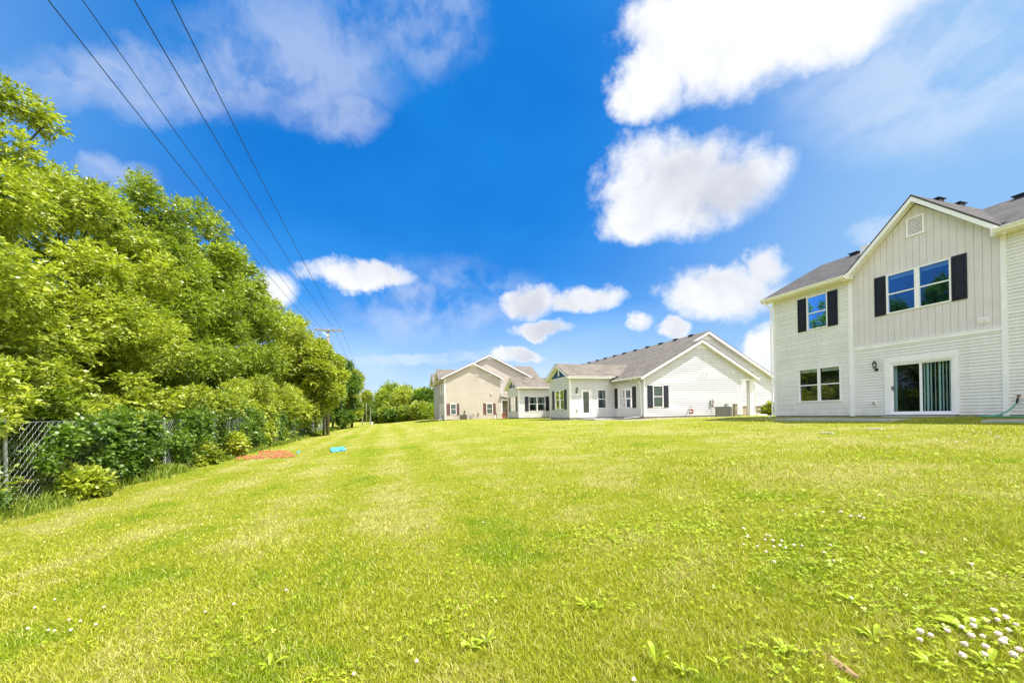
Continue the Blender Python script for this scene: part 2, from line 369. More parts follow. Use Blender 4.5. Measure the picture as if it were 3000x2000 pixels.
def lawn_color(nt, co, blades):
    sp = nt.n('ShaderNodeSeparateXYZ'); nt.l(co, sp.inputs[0])
    geo = nt.n('ShaderNodeNewGeometry')
    big = nt.noise(co, 0.33, 5, 0.6, 0.4); mid = nt.noise(co, 1.7, 5, 0.65, 0.5); sm = nt.noise(co, 9, 4, 0.6)
    # faint mowing lanes that run along the fence
    stripe = nt.m('SINE', nt.m('ADD', nt.m('MULTIPLY', sp.outputs[0], 3.6), nt.m('MULTIPLY', big.outputs[0], 1.6)))
    left = nt.mr(sp.outputs[0], 5.5, 0.0)
    f = nt.m('ADD', nt.m('MULTIPLY', big.outputs[0], 0.55), nt.m('MULTIPLY', mid.outputs[0], 0.55))
    f = nt.m('ADD', f, nt.m('MULTIPLY', nt.m('MULTIPLY', stripe, left), 0.052))
    f = nt.m('ADD', f, nt.m('MULTIPLY', nt.m('SUBTRACT', sm.outputs[0], 0.5), 0.25))
    dry = nt.mr(f, 0.51, 0.68, 0, 1, True)     # 1 = thin, straw coloured
    lush = nt.mr(f, 0.50, 0.38, 0, 1, True)    # 1 = thick green
    # worn, stony strip beside the ranch house
    if blades:
        rnd = geo.outputs['Random Per Island']
        g = nt.mix(lush, (0.44, 0.455, 0.028, 1), (0.30, 0.385, 0.014, 1))
        g = nt.mix(nt.mr(rnd, 0.0, 0.62), nt.mix(0.5, g, (0.14, 0.18, 0.010, 1)), g)
        straw = nt.mix(nt.m('FRACT', nt.m('MULTIPLY', rnd, 7.3)), (0.64, 0.57, 0.22, 1), (0.54, 0.50, 0.10, 1))
        pick = nt.m('GREATER_THAN', rnd, nt.m('SUBTRACT', 0.86, nt.m('MULTIPLY', dry, 0.52)))
        return nt.mix(pick, g, straw)
    g = nt.mix(lush, (0.31, 0.33, 0.025, 1), (0.20, 0.28, 0.012, 1))
    return nt.mix(nt.m('MULTIPLY', dry, 0.8), g, (0.46, 0.42, 0.14, 1))
m, nt = newmat('turf'); co = obco(nt)
c = lawn_color(nt, co, False)
fn = nt.noise(co, 55, 4, 0.7); sp = nt.n('ShaderNodeSeparateXYZ'); nt.l(co, sp.inputs[0])
c = nt.mix(nt.mr(fn.outputs[0], 0.35, 0.7), nt.mix(1.0, c, (0.62, 0.62, 0.55, 1), 'MULTIPLY'), c)
# bare stony earth along the ranch house wall (a 12.5..24, b 21.5..28)
def band(nt, s, a0, a1, b0, b1, soft=0.6):
    x = nt.m('MULTIPLY', nt.mr(s.outputs[0], a0-soft, a0+soft), nt.mr(s.outputs[0], a1+soft, a1-soft))
    y = nt.m('MULTIPLY', nt.mr(s.outputs[1], b0-soft, b0+soft), nt.mr(s.outputs[1], b1+soft, b1-soft))
    return nt.m('MULTIPLY', x, y)
bare = nt.m('MULTIPLY', band(nt, sp, 14.2, 23.2, 21.4, 28.4), nt.mr(nt.noise(co, 1.6, 5, 0.65).outputs[0], 0.36, 0.56))
bare2 = nt.m('MULTIPLY', band(nt, sp, 8.5, 14, 17, 24, 2.0), nt.mr(nt.noise(co, 1.1, 5, 0.65, w=3).outputs[0], 0.56, 0.66))
earth = nt.mix(nt.mr(nt.noise(co, 26, 3, 0.7).outputs[0], 0.4, 0.6), (0.20, 0.16, 0.11, 1), (0.46, 0.40, 0.30, 1))
c = nt.mix(nt.m('MAXIMUM', bare, bare2), c, earth)
finish(nt, bsdf(nt, c, 0.95, 0.1, 0, fn.outputs[0], 0.9, 0.05))
tag(link('ground', npmesh('ground', V, Fq, m, 4)), 'mown lawn sloping up from the fence to the houses', 'lawn', kind='structure')
# ------------------------------------------------------------------ wall surfaces
def plane(kind, c):
    """maps (s along wall, z, out from wall) to ground-plan coordinates"""
    if kind == '-x': return lambda s, z, o=0.0: (c-o, s, z)
    if kind == '+x': return lambda s, z, o=0.0: (c+o, s, z)
    if kind == '-y': return lambda s, z, o=0.0: (s, c-o, z)
    return lambda s, z, o=0.0: (s, c+o, z)
def span(poly, z):
    xs = []
    n = len(poly)
    for i in range(n):
        (x0, z0), (x1, z1) = poly[i], poly[(i+1) % n]
        if abs(z1-z0) < 1e-9:
            if abs(z-z0) < 1e-6: xs += [x0, x1]
            continue
        t = (z-z0)/(z1-z0)
        if -1e-6 <= t <= 1+1e-6: xs.append(x0+t*(x1-x0))
    return (min(xs), max(xs)) if xs else None
def siding(mb, P, poly, holes, z0, course=0.108, depth=0.018):
    zs = [p[1] for p in poly]; lo, hi = min(zs), max(zs); gr = course*0.14
    br = {round(z, 5) for z in zs}
    z = z0
    while z < hi:
        if z > lo: br.add(round(z, 5))
        if lo < z+course-gr < hi: br.add(round(z+course-gr, 5))
        z += course
    for h in holes: br |= {round(h[2], 5), round(h[3], 5)}
    br = sorted(b for b in br if lo-1e-6 <= b <= hi+1e-6)
    for za, zb in zip(br[:-1], br[1:]):
        if zb-za < 1e-4: continue
        e = 1e-5
        A = span(poly, za+e); B = span(poly, zb-e)
        if not A or not B: continue
        k = math.floor(((za+zb)/2-z0)/course); cb = z0+k*course
        if (za+zb)/2 > cb+course-gr: oa = ob = -0.008
        else:
            oa = depth*(1-(za-cb)/course); ob = depth*(1-(zb-cb)/course)
        segs = [(A[0], A[1], B[0], B[1])]
        for (h0, h1, hz0, hz1) in sorted(h for h in holes if h[2] < (za+zb)/2 < h[3]):
            new = []
            for (a0, a1, b0, b1) in segs:
                if h1 <= min(a0, b0) or h0 >= max(a1, b1): new.append((a0, a1, b0, b1)); continue
                if h0 > a0: new.append((a0, h0, b0, min(h0, b1) if b0 < h0 else h0))
                if h1 < a1: new.append((h1, a1, max(h1, b0), b1))
            segs = new
        for (a0, a1, b0, b1) in segs:
            if a1-a0 < 1e-3 and b1-b0 < 1e-3: continue
            mb.add([P(a0, za, oa), P(a1, za, oa), P(b1, zb, ob), P(b0, zb, ob)], [(0, 1, 2, 3)])
            if abs(za-cb) < 1e-4: mb.add([P(a0, za, -0.008), P(a1, za, -0.008), P(a1, za, oa), P(a0, za, oa)], [(0, 1, 2, 3)])
            if abs(zb-(cb+course-gr)) < 1e-4: mb.add([P(b0, zb, ob), P(b1, zb, ob), P(b1, zb, -0.008), P(b0, zb, -0.008)], [(0, 1, 2, 3)])
    return mb
def pbox(mb, P, s0, s1, z0, z1, o0, o1):
    a = P(s0, z0, o0); b = P(s1, z1, o1)
    return mb.box(a[0], b[0], a[1], b[1], a[2], b[2])
def slope_beam(mb, P, p0, p1, h, o0, o1):
    """plumb-cut board from p0 to p1 (s, z tops), h deep, between two distances from the wall"""
    q = [P(p0[0], p0[1], o0), P(p1[0], p1[1], o0), P(p1[0], p1[1]-h, o0), P(p0[0], p0[1]-h, o0)]
    w = P(p0[0], p0[1], o1); v = [w[i]-q[0][i] for i in range(3)]
    return mb.ext(q, v)
def roof_slab(mb, pts, t=0.05):
    a, b, c = Vector(pts[0]), Vector(pts[1]), Vector(pts[2]); n = (b-a).cross(c-a).normalized()
    if n.z < 0: n = -n
    return mb.ext(pts, tuple(-n*t))
def window(par, P, s0, s1, z0, z1, lights=1, mull=0.10, glass=None, blind='valance', fw=0.05, name='window', proud=0.035):
    """framed sash window: frame, rails, panes, blind and the dark room pocket behind it"""
    glass = glass or GLASS
    f = MB()
    pbox(f, P, s0, s1, z1-fw, z1, -0.05, proud); pbox(f, P, s0, s1, z0, z0+fw, -0.05, proud+0.012)
    pbox(f, P, s0, s0+fw, z0+fw, z1-fw, -0.05, proud); pbox(f, P, s1-fw, s1, z0+fw, z1-fw, -0.05, proud)
    w = (s1-s0-2*fw-(lights-1)*mull)/lights; bays = []
    for k in range(lights):
        a = s0+fw+k*(w+mull); bays.append((a, a+w))
        if k < lights-1: pbox(f, P, a+w, a+w+mull, z0+fw, z1-fw, -0.05, proud-0.005)
    zm = (z0+z1)/2
    for a, b in bays: pbox(f, P, a, b, zm-0.022, zm+0.022, -0.045, 0.015)
    fr = build(name, f, TRIM, par)
    for a, b in bays:
        g = MB(); g.poly([P(a, z0+fw, -0.03), P(b, z0+fw, -0.03), P(b, zm-0.022, -0.03), P(a, zm-0.022, -0.03)])
        g.poly([P(a, zm+0.022, -0.012), P(b, zm+0.022, -0.012), P(b, z1-fw, -0.012), P(a, z1-fw, -0.012)])
        build('pane', g, glass, fr)
        if blind:
            q = MB(); dz = z1-fw-zm
            if blind == 'valance':
                for i in range(4): pbox(q, P, a+.02, b-.02, z1-fw-0.035*(i+1)+0.006, z1-fw-0.035*i, -0.12, -0.09)
                build('blind', q, BLIND, fr)
            elif blind == 'full':
                n = int((z1-z0-2*fw)/0.05)
                for i in range(n): slope_beam(q, P, (a+.01, z1-fw-0.05*i), (b-.01, z1-fw-0.05*i), 0.042, -0.10, -0.085)
                build('blind', q, BLIND, fr)
            elif blind == 'half':
                n = int((z1-z0-2*fw)/0.10)
                for i in range(n): slope_beam(q, P, (a+.01, z1-fw-0.05*i), (b-.01, z1-fw-0.05*i), 0.042, -0.10, -0.085)
                build('blind', q, BLIND, fr)
            elif blind == 'curtain':
                for sgn, e in ((1, a), (-1, b)):
                    pts = []; m_ = 8
                    for i in range(m_): 
                        x = e+sgn*(w*0.46)*i/(m_-1); o = -0.12-0.02*(i % 2)
                        x2 = e+sgn*(w*0.16)*i/(m_-1)
                        pts.append((P(x, z1-fw, o), P(x2, z0+fw+.1, o)))
                    for i in range(m_-1): q.add([pts[i][0], pts[i+1][0], pts[i+1][1], pts[i][1]], [(0, 1, 2, 3)])
                build('curtain', q, CURTAIN, fr)
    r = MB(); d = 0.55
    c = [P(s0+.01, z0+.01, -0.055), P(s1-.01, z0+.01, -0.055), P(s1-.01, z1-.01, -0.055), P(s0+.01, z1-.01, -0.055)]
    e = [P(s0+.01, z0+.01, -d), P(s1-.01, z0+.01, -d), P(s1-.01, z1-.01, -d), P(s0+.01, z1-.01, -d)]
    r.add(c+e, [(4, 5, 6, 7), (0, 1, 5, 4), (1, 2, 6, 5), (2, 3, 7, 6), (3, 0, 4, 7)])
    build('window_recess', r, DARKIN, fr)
    return fr
def shutter(par, P, s0, s1, z0, z1, mat):
    q = MB(); t = 0.05
    pbox(q, P, s0, s1, z0, z1, 0.018, 0.030)
    pbox(q, P, s0, s0+t, z0, z1, 0.030, 0.048); pbox(q, P, s1-t, s1, z0, z1, 0.030, 0.048)
    zm = z0+(z1-z0)*0.46
    for a, b in ((z0, z0+.09), (zm-.05, zm+.05), (z1-.09, z1)): pbox(q, P, s0+t, s1-t, a, b, 0.030, 0.047)
    for a, b in ((z0+.09, zm-.05), (zm+.05, z1-.09)): pbox(q, P, s0+t+.03, s1-t-.03, a+.03, b-.03, 0.030, 0.040)
    return build('shutter', q, mat, par)
def gable_vent(par, P, s0, s1, z0, z1, n=9):
    q = MB(); w = 0.055
    pbox(q, P, s0, s1, z1-w, z1, 0, 0.05); pbox(q, P, s0, s1, z0, z0+w, 0, 0.05)
    pbox(q, P, s0, s0+w, z0+w, z1-w, 0, 0.05); pbox(q, P, s1-w, s1, z0+w, z1-w, 0, 0.05)
    v = build('gable_vent', q, TRIM, par); l = MB(); h = (z1-z0-2*w)/n
    for i in range(n):
        za = z0+w+i*h
        l.add([P(s0+w, za, 0.045), P(s1-w, za, 0.045), P(s1-w, za+h*0.62, 0.02), P(s0+w, za+h*0.62, 0.02)], [(0, 1, 2, 3)])
        l.add([P(s0+w, za, 0.04), P(s1-w, za, 0.04), P(s1-w, za, 0.004), P(s0+w, za, 0.004)], [(0, 1, 2, 3)])
    build('louvres', l, TRIM, v); build('vent_backing', pbox(MB(), P, s0+w, s1-w, z0+w, z1-w, .012, .016), CONCD, v); return v
def wall_lamp(par, P, s, z, k=1.0):
    """carriage lantern: round back plate, curled arm, glazed cage, roof and finial; z = arm height"""
    q = MB(); c = P(s, z, 0.02)
    q.lathe((0, 0, 0), [(0.0, 0), (0.06*k, 0), (0.05*k, 0.02), (0, 0.03)], 14)
    axis_ = Vector(P(s, z, 1))-Vector(P(s, z, 0))
    rot = Vector((0, 0, 1)).rotation_difference(axis_).to_matrix()
    q.v = [tuple(rot @ Vector(v)+Vector(c)) for v in q.v]
    q.tube([P(s, z, .03), P(s, z-.05*k, .08), P(s, z-.01*k, .13*k+.02), P(s, z+.05*k, .13*k+.02)], 0.012*k, 6)
    o = P(s, z+.05*k, .13*k+.02)
    q.lathe(o, [(0, 0), (.05*k, .01), (.06*k, .03), (.06*k, .04), (0, .045)], 8)
    for i in range(6):
        a = math.pi/3*i; q.tube([(o[0]+.055*k*math.cos(a), o[1]+.055*k*math.sin(a), o[2]+.03*k), (o[0]+.068*k*math.cos(a), o[1]+.068*k*math.sin(a), o[2]+.19*k)], .006*k, 4)
    q.lathe(o, [(.085*k, .19*k), (.07*k, .215*k), (.035*k, .26*k), (.012*k, .275*k), (.012*k, .30*k), (.006*k, .34*k), (0, .35*k)], 8)
    l = build('wall_lamp', q, BLACKM, par)
    g = MB().lathe(o, [(.045*k, .04*k), (.06*k, .185*k)], 6); build('lamp_glass', g, LAMPG, l); return l
def downspout(par, pts, mat, w=0.05):
    q = MB().tube(pts, w, 4); return build('downspout', q, mat, par)
def gutter(par, P, s0, s1, ze, o0, mat=None, d=0.12, h=0.13):
    """K-style gutter along an eave, its back at distance o0 from the wall"""
    q = MB(); prof = [(o0, ze-h), (o0+d*.6, ze-h), (o0+d*.75, ze-h*.55), (o0+d, ze-h*.25), (o0+d, ze), (o0+d-.012, ze), (o0+d-.02, ze-h*.25), (o0+.01, ze-.03)]
    q.ext([P(s0, z, o) for o, z in prof], [P(s1, 0, 0)[i]-P(s0, 0, 0)[i] for i in range(3)])
    return build('gutter', q, mat or TRIM, par)
def roof_vent(par, c, along, mat=BLACKM, w=0.22):
    q = MB(); x, y, z = c; a, b = (0.15, w) if along == 'y' else (w, 0.15)
    q.box(x-a*.7, x+a*.7, y-b*.7, y+b*.7, z-.1, z+.04); q.box(x-a, x+a, y-b, y+b, z+.04, z+.075)
    return build('roof_vent', q, mat, par)
# ------------------------------------------------------------------ house 1: two storeys, right foreground
AR = 18.69
H1 = empty('two_storey_house', (AR, 10, -0.45), 'tall cream two storey house with a grey board gable and black shutters', 'house', None)
P = plane('-x', AR)
S0, S1 = -6.0, 15.86      # along the wall
w = MB()
holes_lo = [(12.69, 14.58, .32, 1.85), (13.19, 14.12, 3.59, 5.12)]
siding(w, P, [(12.34, -.30), (15.75, -.30), (15.75, 5.34), (12.34, 5.34)], holes_lo, -.30)
siding(w, P, [(7.86, -.30), (12.17, -.30), (12.17, 2.36), (7.86, 2.36)], [(8.92, 11.06, -.31, 1.90)], -.30)
siding(w, P, [(S0, -.30), (7.73, -.30), (7.73, 5.34), (S0, 5.34)], [], -.30)
# north gable end, back and far end
Pn = plane('+y', S1); BK = 26.1; RX, RZ = 22.4, 7.60
siding(w, Pn, [(AR, -.30), (BK, -.30), (BK, 5.5), (RX, RZ-.12), (AR, 5.5)], [], -.30)
siding(w, plane('+x', BK), [(S0, -.30), (S1, -.30), (S1, 5.5), (S0, 5.5)], [], -.30)
siding(w, plane('-y', S0), [(AR, -.30), (BK, -.30), (BK, 5.5), (RX, RZ-.12), (AR, 5.5)], [], -.30)
build('wall', w, CREAM, H1)
fd = MB()
for a, b in ((8.93, S0), (S1-.04, 11.05)): pbox(fd, P, b, a, -1.0, -.303, -0.3, -0.02)
pbox(fd, P, 8.93, 11.05, -1.0, -.32, -.3, -.02)
build('foundation', fd, CONCD, H1)
# board gable
bd = MB(); bg_ = MB(); gp = 0.004; bs = 7.86
gtop = lambda s: 7.40-0.90*abs(s-10.01)
bholes = [(9.05, 10.96, 3.59, 5.10)]
k = 0; rnd = random.Random(3)
while bs < 12.169:
    be = min(12.17, bs+0.205)
    cuts = sorted({bs+gp, be-gp}|{x for x in (9.05, 10.96, 10.01) if bs+gp < x < be-gp})
    for x0, x1 in zip(cuts[:-1], cuts[1:]):
        o = 0.012+rnd.uniform(0, .0015)
        mid = (x0+x1)/2
        if 9.05 < mid < 10.96: zr = [(2.50, 3.59, 2.50, 3.59), (5.10, gtop(x0), 5.10, gtop(x1))]
        else: zr = [(2.50, gtop(x0), 2.50, gtop(x1))]
        for a0, a1, b0, b1 in zr:
            bd.ext([P(x0, a0, o), P(x1, b0, o), P(x1, b1, o), P(x0, a1, o)], [P(0, 0, -.010)[i]-P(0, 0, 0)[i] for i in range(3)])
    bs = be
build('board_siding', bd, BOARD, H1)
for s0, s1, z0, z1 in ((7.86, 9.05, 2.50, 5.4), (10.96, 12.17, 2.50, 5.4), (9.05, 10.96, 2.5, 3.59)):
    pbox(bg_, P, s0, s1, z0, z1, -.02, -.002)
bg_.ext([P(8.0, 5.4, -.002), P(12.1, 5.4, -.002), P(10.01, 7.38, -.002)], (0.018, 0, 0))
pbox(bg_, P, 9.05, 10.96, 5.10, 5.4, -.02, -.002)
build('board_backing', bg_, BOARDGAP, H1)
tr = MB()
build('corner_board', pbox(MB(), P, 15.75, 15.86, -.31, 5.34, -.05, .035), TRIM, H1)
build('corner_board', pbox(MB(), P, 12.17, 12.34, -.34, 5.50, -.05, .04), TRIM, H1)
build('corner_board', pbox(MB(), P, 7.73, 7.86, -.34, 5.50, -.05, .04), TRIM, H1)
pbox(tr, P, 7.862, 12.168, 2.36, 2.50, -.02, .035)
tr.ext([P(7.862, 2.50, -.01), P(7.862, 2.50, .05), P(7.862, 2.515, .05), P(7.862, 2.53, -.01)], (0, 4.306, 0))
build('belt_board', tr, TRIM, H1)
dt = MB()
pbox(dt, P, 8.90, 9.02, -.29, 1.70, -.03, .045); pbox(dt, P, 10.90, 11.07, -.29, 1.70, -.03, .045); pbox(dt, P, 8.90, 11.07, 1.70, 1.91, -.03, .047)
build('door_trim', dt, TRIM, H1)
# sliding door: > panels, panes, blinds, handle
df = MB()
pbox(df, P, 9.02, 10.90, 1.64, 1.70, -.06, .03); pbox(df, P, 9.02, 10.90, -.29, -.235, -.06, .05)
pbox(df, P, 9.02, 9.07, -.235, 1.64, -.06, .03); pbox(df, P, 10.85, 10.90, -.235, 1.64, -.06, .03)
SDR = build('sliding_door', df, TRIM, H1)
pf = MB()
for a, b, o in ((9.07, 9.98, -.02), (9.93, 10.85, .004)):
    t = 0.055
    pbox(pf, P, a, b, 1.585, 1.64, o-.025, o+.008); pbox(pf, P, a, b, -.235, -.165, o-.025, o+.008)
    pbox(pf, P, a, a+t, -.165, 1.585, o-.025, o+.008); pbox(pf, P, b-t, b, -.165, 1.585, o-.025, o+.008)
build('door_panel', pf, TRIM, SDR)
for a, b, o in ((9.12, 9.93, -.03), (9.98, 10.80, -.006)):
    build('door_pane', MB().poly([P(a, -.165, o), P(b, -.165, o), P(b, 1.585, o), P(a, 1.585, o)]), DGLASS, SDR)
vb = MB(); rb = random.Random(5); s = 9.10
while s < 9.97:
    an = -rb.uniform(0.35, 0.85); hw = .042
    dx, do = hw*math.cos(an), hw*math.sin(an)
    vb.add([P(s-dx, -.15, -.13-do), P(s+dx, -.15, -.13+do), P(s+dx, 1.60, -.13+do), P(s-dx, 1.60, -.13-do)], [(0, 1, 2, 3)])
    s += rb.choice((.085, .095, .105, .12))
for s_ in (10.83, 10.80, 10.77): vb.add([P(s_, -.15, -.17), P(s_+.012, -.15, -.09), P(s_+.012, 1.6, -.09), P(s_, 1.6, -.17)], [(0, 1, 2, 3)])
build('vertical_blind', vb, BLIND, SDR)
hd = MB(); pbox(hd, P, 10.82, 10.85, .66, .80, .012, .03)
hd.tube([P(10.79, .62, .01), P(10.775, .65, .05), P(10.775, .80, .05), P(10.79, .83, .01)], .009, 6)
build('door_handle', hd, BLACKM, SDR)
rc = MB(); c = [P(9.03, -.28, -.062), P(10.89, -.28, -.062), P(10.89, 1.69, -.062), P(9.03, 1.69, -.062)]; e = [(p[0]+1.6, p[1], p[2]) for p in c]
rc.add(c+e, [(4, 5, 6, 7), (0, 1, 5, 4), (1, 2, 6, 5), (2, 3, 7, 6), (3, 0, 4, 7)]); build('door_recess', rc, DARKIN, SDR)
build('door_step', MB().box(AR-.32, AR-.02, 8.97, 11.0, -.62, -.318), CONC, H1)
window(H1, P, 13.19, 14.12, 3.59, 5.12, 1, glass=GLASSB)
window(H1, P, 12.69, 14.58, .32, 1.85, 2)
window(H1, P, 9.05, 10.96, 3.59, 5.10, 2, 0.15, glass=GLASSB)
for a, b in ((12.76, 13.17), (14.14, 14.54), (8.64, 9.03), (10.98, 11.36)): shutter(H1, P, a, b, 3.585, 5.105, BLACK)
gable_vent(H1, P, 9.75, 10.29, 6.26, 6.95)
q = MB(); pbox(q, P, 8.15, 8.40, 2.67, 2.86, .01, .035)
for i in range(3): slope_beam(q, P, (8.17, 2.84-.05*i), (8.38, 2.84-.05*i), .03, .035, .06)
build('dryer_vent', q, TRIM, H1)
wall_lamp(H1, P, 11.34, 1.50, 1.0)
q = MB(); pbox(q, P, 11.38, 11.50, .10, .27, .01, .04); ob_ = build('outlet_cover', q, CTRIM, H1)
q = MB(); pbox(q, P, 11.41, 11.47, .13, .24, .04, .075); build('outlet_box', q, GREYM, ob_)
q = MB(); pbox(q, P, 7.40, 7.60, .18, .34, .01, .03); hb = build('spigot_plate', q, CTRIM, H1)
q = MB().tube([P(7.50, .27, .02), P(7.50, .28, .10), P(7.50, .20, .13)], .022, 8); q.lathe(P(7.50, .30, .09), [(0, 0), (.05, .005), (.05, .015), (0, .02)], 10); build('spigot', q, RUST, hb)
# main roof: slope .52
def zr1(x): return 5.52+(x-18.30)*(RZ+.03-5.52)/(RX-18.30)
EX = 18.33
r = MB()
for b0_, b1_, x_ in ((S0-.3, 7.70, EX), (7.70, 12.24, AR+.05), (12.24, S1+.30, EX)):
    roof_slab(r, [(x_, b0_, zr1(x_)), (RX, b0_, zr1(RX)), (RX, b1_, zr1(RX)), (x_, b1_, zr1(x_))])
roof_slab(r, [(2*RX-EX, S0-.3, zr1(EX)), (RX, S0-.3, zr1(RX)), (RX, S1+.30, zr1(RX)), (2*RX-EX, S1+.30, zr1(EX))])
rf = build('roof', r, SH_R, H1)
# cross gable roof
GZ, GC = 7.68, 9.96; GS = 0.93
g = MB(); hw = 2.36
for sg in (-1, 1):
    roof_slab(g, [(AR-.34, GC, GZ), (RX+.0, GC, GZ), (RX+.0, GC+sg*hw, GZ-GS*hw), (AR-.34, GC+sg*hw, GZ-GS*hw)])
build('gable_roof', g, SH_RX, H1)
fa = MB()
for sg in (-1, 1):
    e = (GC+sg*(hw-.01), GZ-GS*(hw-.01)-.055); a = (GC, GZ-.055)
    slope_beam(fa, P, a, e, .19, .31, .335)
    # soffit between wall and rake board
    slope_beam(fa, P, (GC, GZ-.175), (GC+sg*(hw-.02), GZ-GS*(hw-.02)-.175), .02, .016, .309)
build('rake_board', fa, TRIM, H1)
ef = MB()
for s0, s1 in ((12.20, S1+.3), (S0-.3, 7.83)):
    pbox(ef, P, s0, s1, 5.335, 5.50, .34, .36); pbox(ef, P, s0, s1, 5.335, 5.35, -.03, .34)
for s0, s1 in ((12.10, 12.20), (7.83, 7.93)): pbox(ef, P, s0, s1, 5.31, 5.56, .05, .37)
build('eave', ef, CTRIM, H1)
rk = MB(); Pe = plane('+y', S1)
slope_beam(rk, Pe, (EX, zr1(EX)-.055), (RX, zr1(RX)-.055), .17, .27, .295); slope_beam(rk, Pe, (2*RX-EX, zr1(EX)-.055), (RX, zr1(RX)-.055), .17, .27, .295)
slope_beam(rk, Pe, (EX, zr1(EX)-.19), (RX, zr1(RX)-.19), .02, .02, .27); slope_beam(rk, Pe, (2*RX-EX, zr1(EX)-.19), (RX, zr1(RX)-.19), .02, .02, .27)
build('end_rake_board', rk, TRIM, H1)
gutter(H1, P, 12.205, S1+.32, 5.50, .362, CTRIM); gutter(H1, P, S0-.3, 7.825, 5.50, .362, CTRIM)
downspout(H1, [P(15.98, 5.40, .40), P(15.98, 5.28, .40), P(15.93, 5.10, .06), P(15.93, -.25, .06), P(16.0, -.38, .2)], TRIM, .042)
for x in (19.9, 21.15): roof_vent(H1, (x, GC+.02, GZ-.02), 'x')
roof_vent(H1, (RX-.25, 8.75, zr1(RX-.25)+.02), 'y'); roof_vent(H1, (RX-.25, 14.3, zr1(RX-.25)+.02), 'y')
build('vent_stack', MB().box(21.2, 21.42, 13.1, 13.45, zr1(21.2)-.1, zr1(21.2)+.45), TRIM, rf)
# slab, walk, hose
tag(build('patio', MB().box(16.4, AR-.03, 9.6, 13.9, -.75, -.405), CONC), 'concrete patio slab outside the sliding door', 'patio', kind='structure')
tag(build('path', MB().box(16.5, 17.3, 2.0, 7.4, -.7, -.415), CONC), 'short concrete walk', 'path', kind='structure')
hs = empty('garden_hose', P(7.5, -.4, .3), 'pale green garden hose hanging from the tap at the right edge of the tall house', 'hose')
q = MB().tube([P(7.50, .20, .13), P(7.51, .11, .14), P(7.52, .05, .14)], .028, 8); build('hose_nozzle', q, BLACKM, hs)
pts = [P(7.52, .06, .14), P(7.58, -.05, .16), P(7.70, -.20, .22), P(7.85, -.30, .30), P(8.05, -.335, .38), P(8.2, -.345, .5), P(8.0, -.35, .75), P(7.3, -.35, .8), P(6.4, -.345, .55), P(5.4, -.34, .6)]
build('hose_body', MB().tube(pts, .021, 8), HOSE, hs, smooth=True)
# ------------------------------------------------------------------ house 2: white ranch house with two bump-outs
AM, BG = 16.93, 24.16
H2 = empty('ranch_house', (AM, BG+8, -0.45), 'long white single storey house with navy gable panels and a brown shingle roof', 'house')
P = plane('-y', BG); Pw = plane('-x', AM); P2 = plane('-y', BG+1.3)
w = MB()
siding(w, P, [(16.99, -.30), (25.22, -.30), (25.22, 2.31), (16.99, 2.31)], [(17.61, 18.44, .29, 1.81)], -.30, .15, .026)
siding(w, P, [(16.99, 2.31), (26.45, 2.31), (26.45, 2.40), (21.72, 4.86), (16.99, 2.40)], [], -.30, .15, .026)
siding(w, Pw, [(BG+.06, -.30), (47.0, -.30), (47.0, 2.36), (BG+.06, 2.36)], [(25.56, 27.43, .33, 1.77), (28.1, 31.7, -.3, 2.4), (39.5, 43.2, -.3, 2.4)], -.30, .15, .026)
siding(w, P2, [(25.22, .30), (29.9, .30), (29.9, 2.45), (25.22, 5.0)], [], -.30, .15, .026)
siding(w, P2, [(21.0, 2.3), (25.22, 2.3), (25.22, 4.99), (23.4, 5.87), (21.0, 4.62)], [], -.30, .15, .026)
siding(w, plane('+x', 29.9), [(BG+1.3, -.3), (47, -.3), (47, 2.4), (BG+1.3, 2.4)], [], -.3, .15, .026)
siding(w, plane('+y', 47.0), [(AM, -.3), (29.9, -.3), (29.9, 2.4), (23.4, 5.85), (AM, 2.4)], [], -.3, .15, .026)
siding(w, plane('+x', 25.28), [(BG+.02, -.3), (BG+1.3, -.3), (BG+1.3, 2.3), (BG+.02, 2.3)], [], -.3, .15, .026)
def zm(x): return 2.42+0.525*(x-16.55)
EXT = []
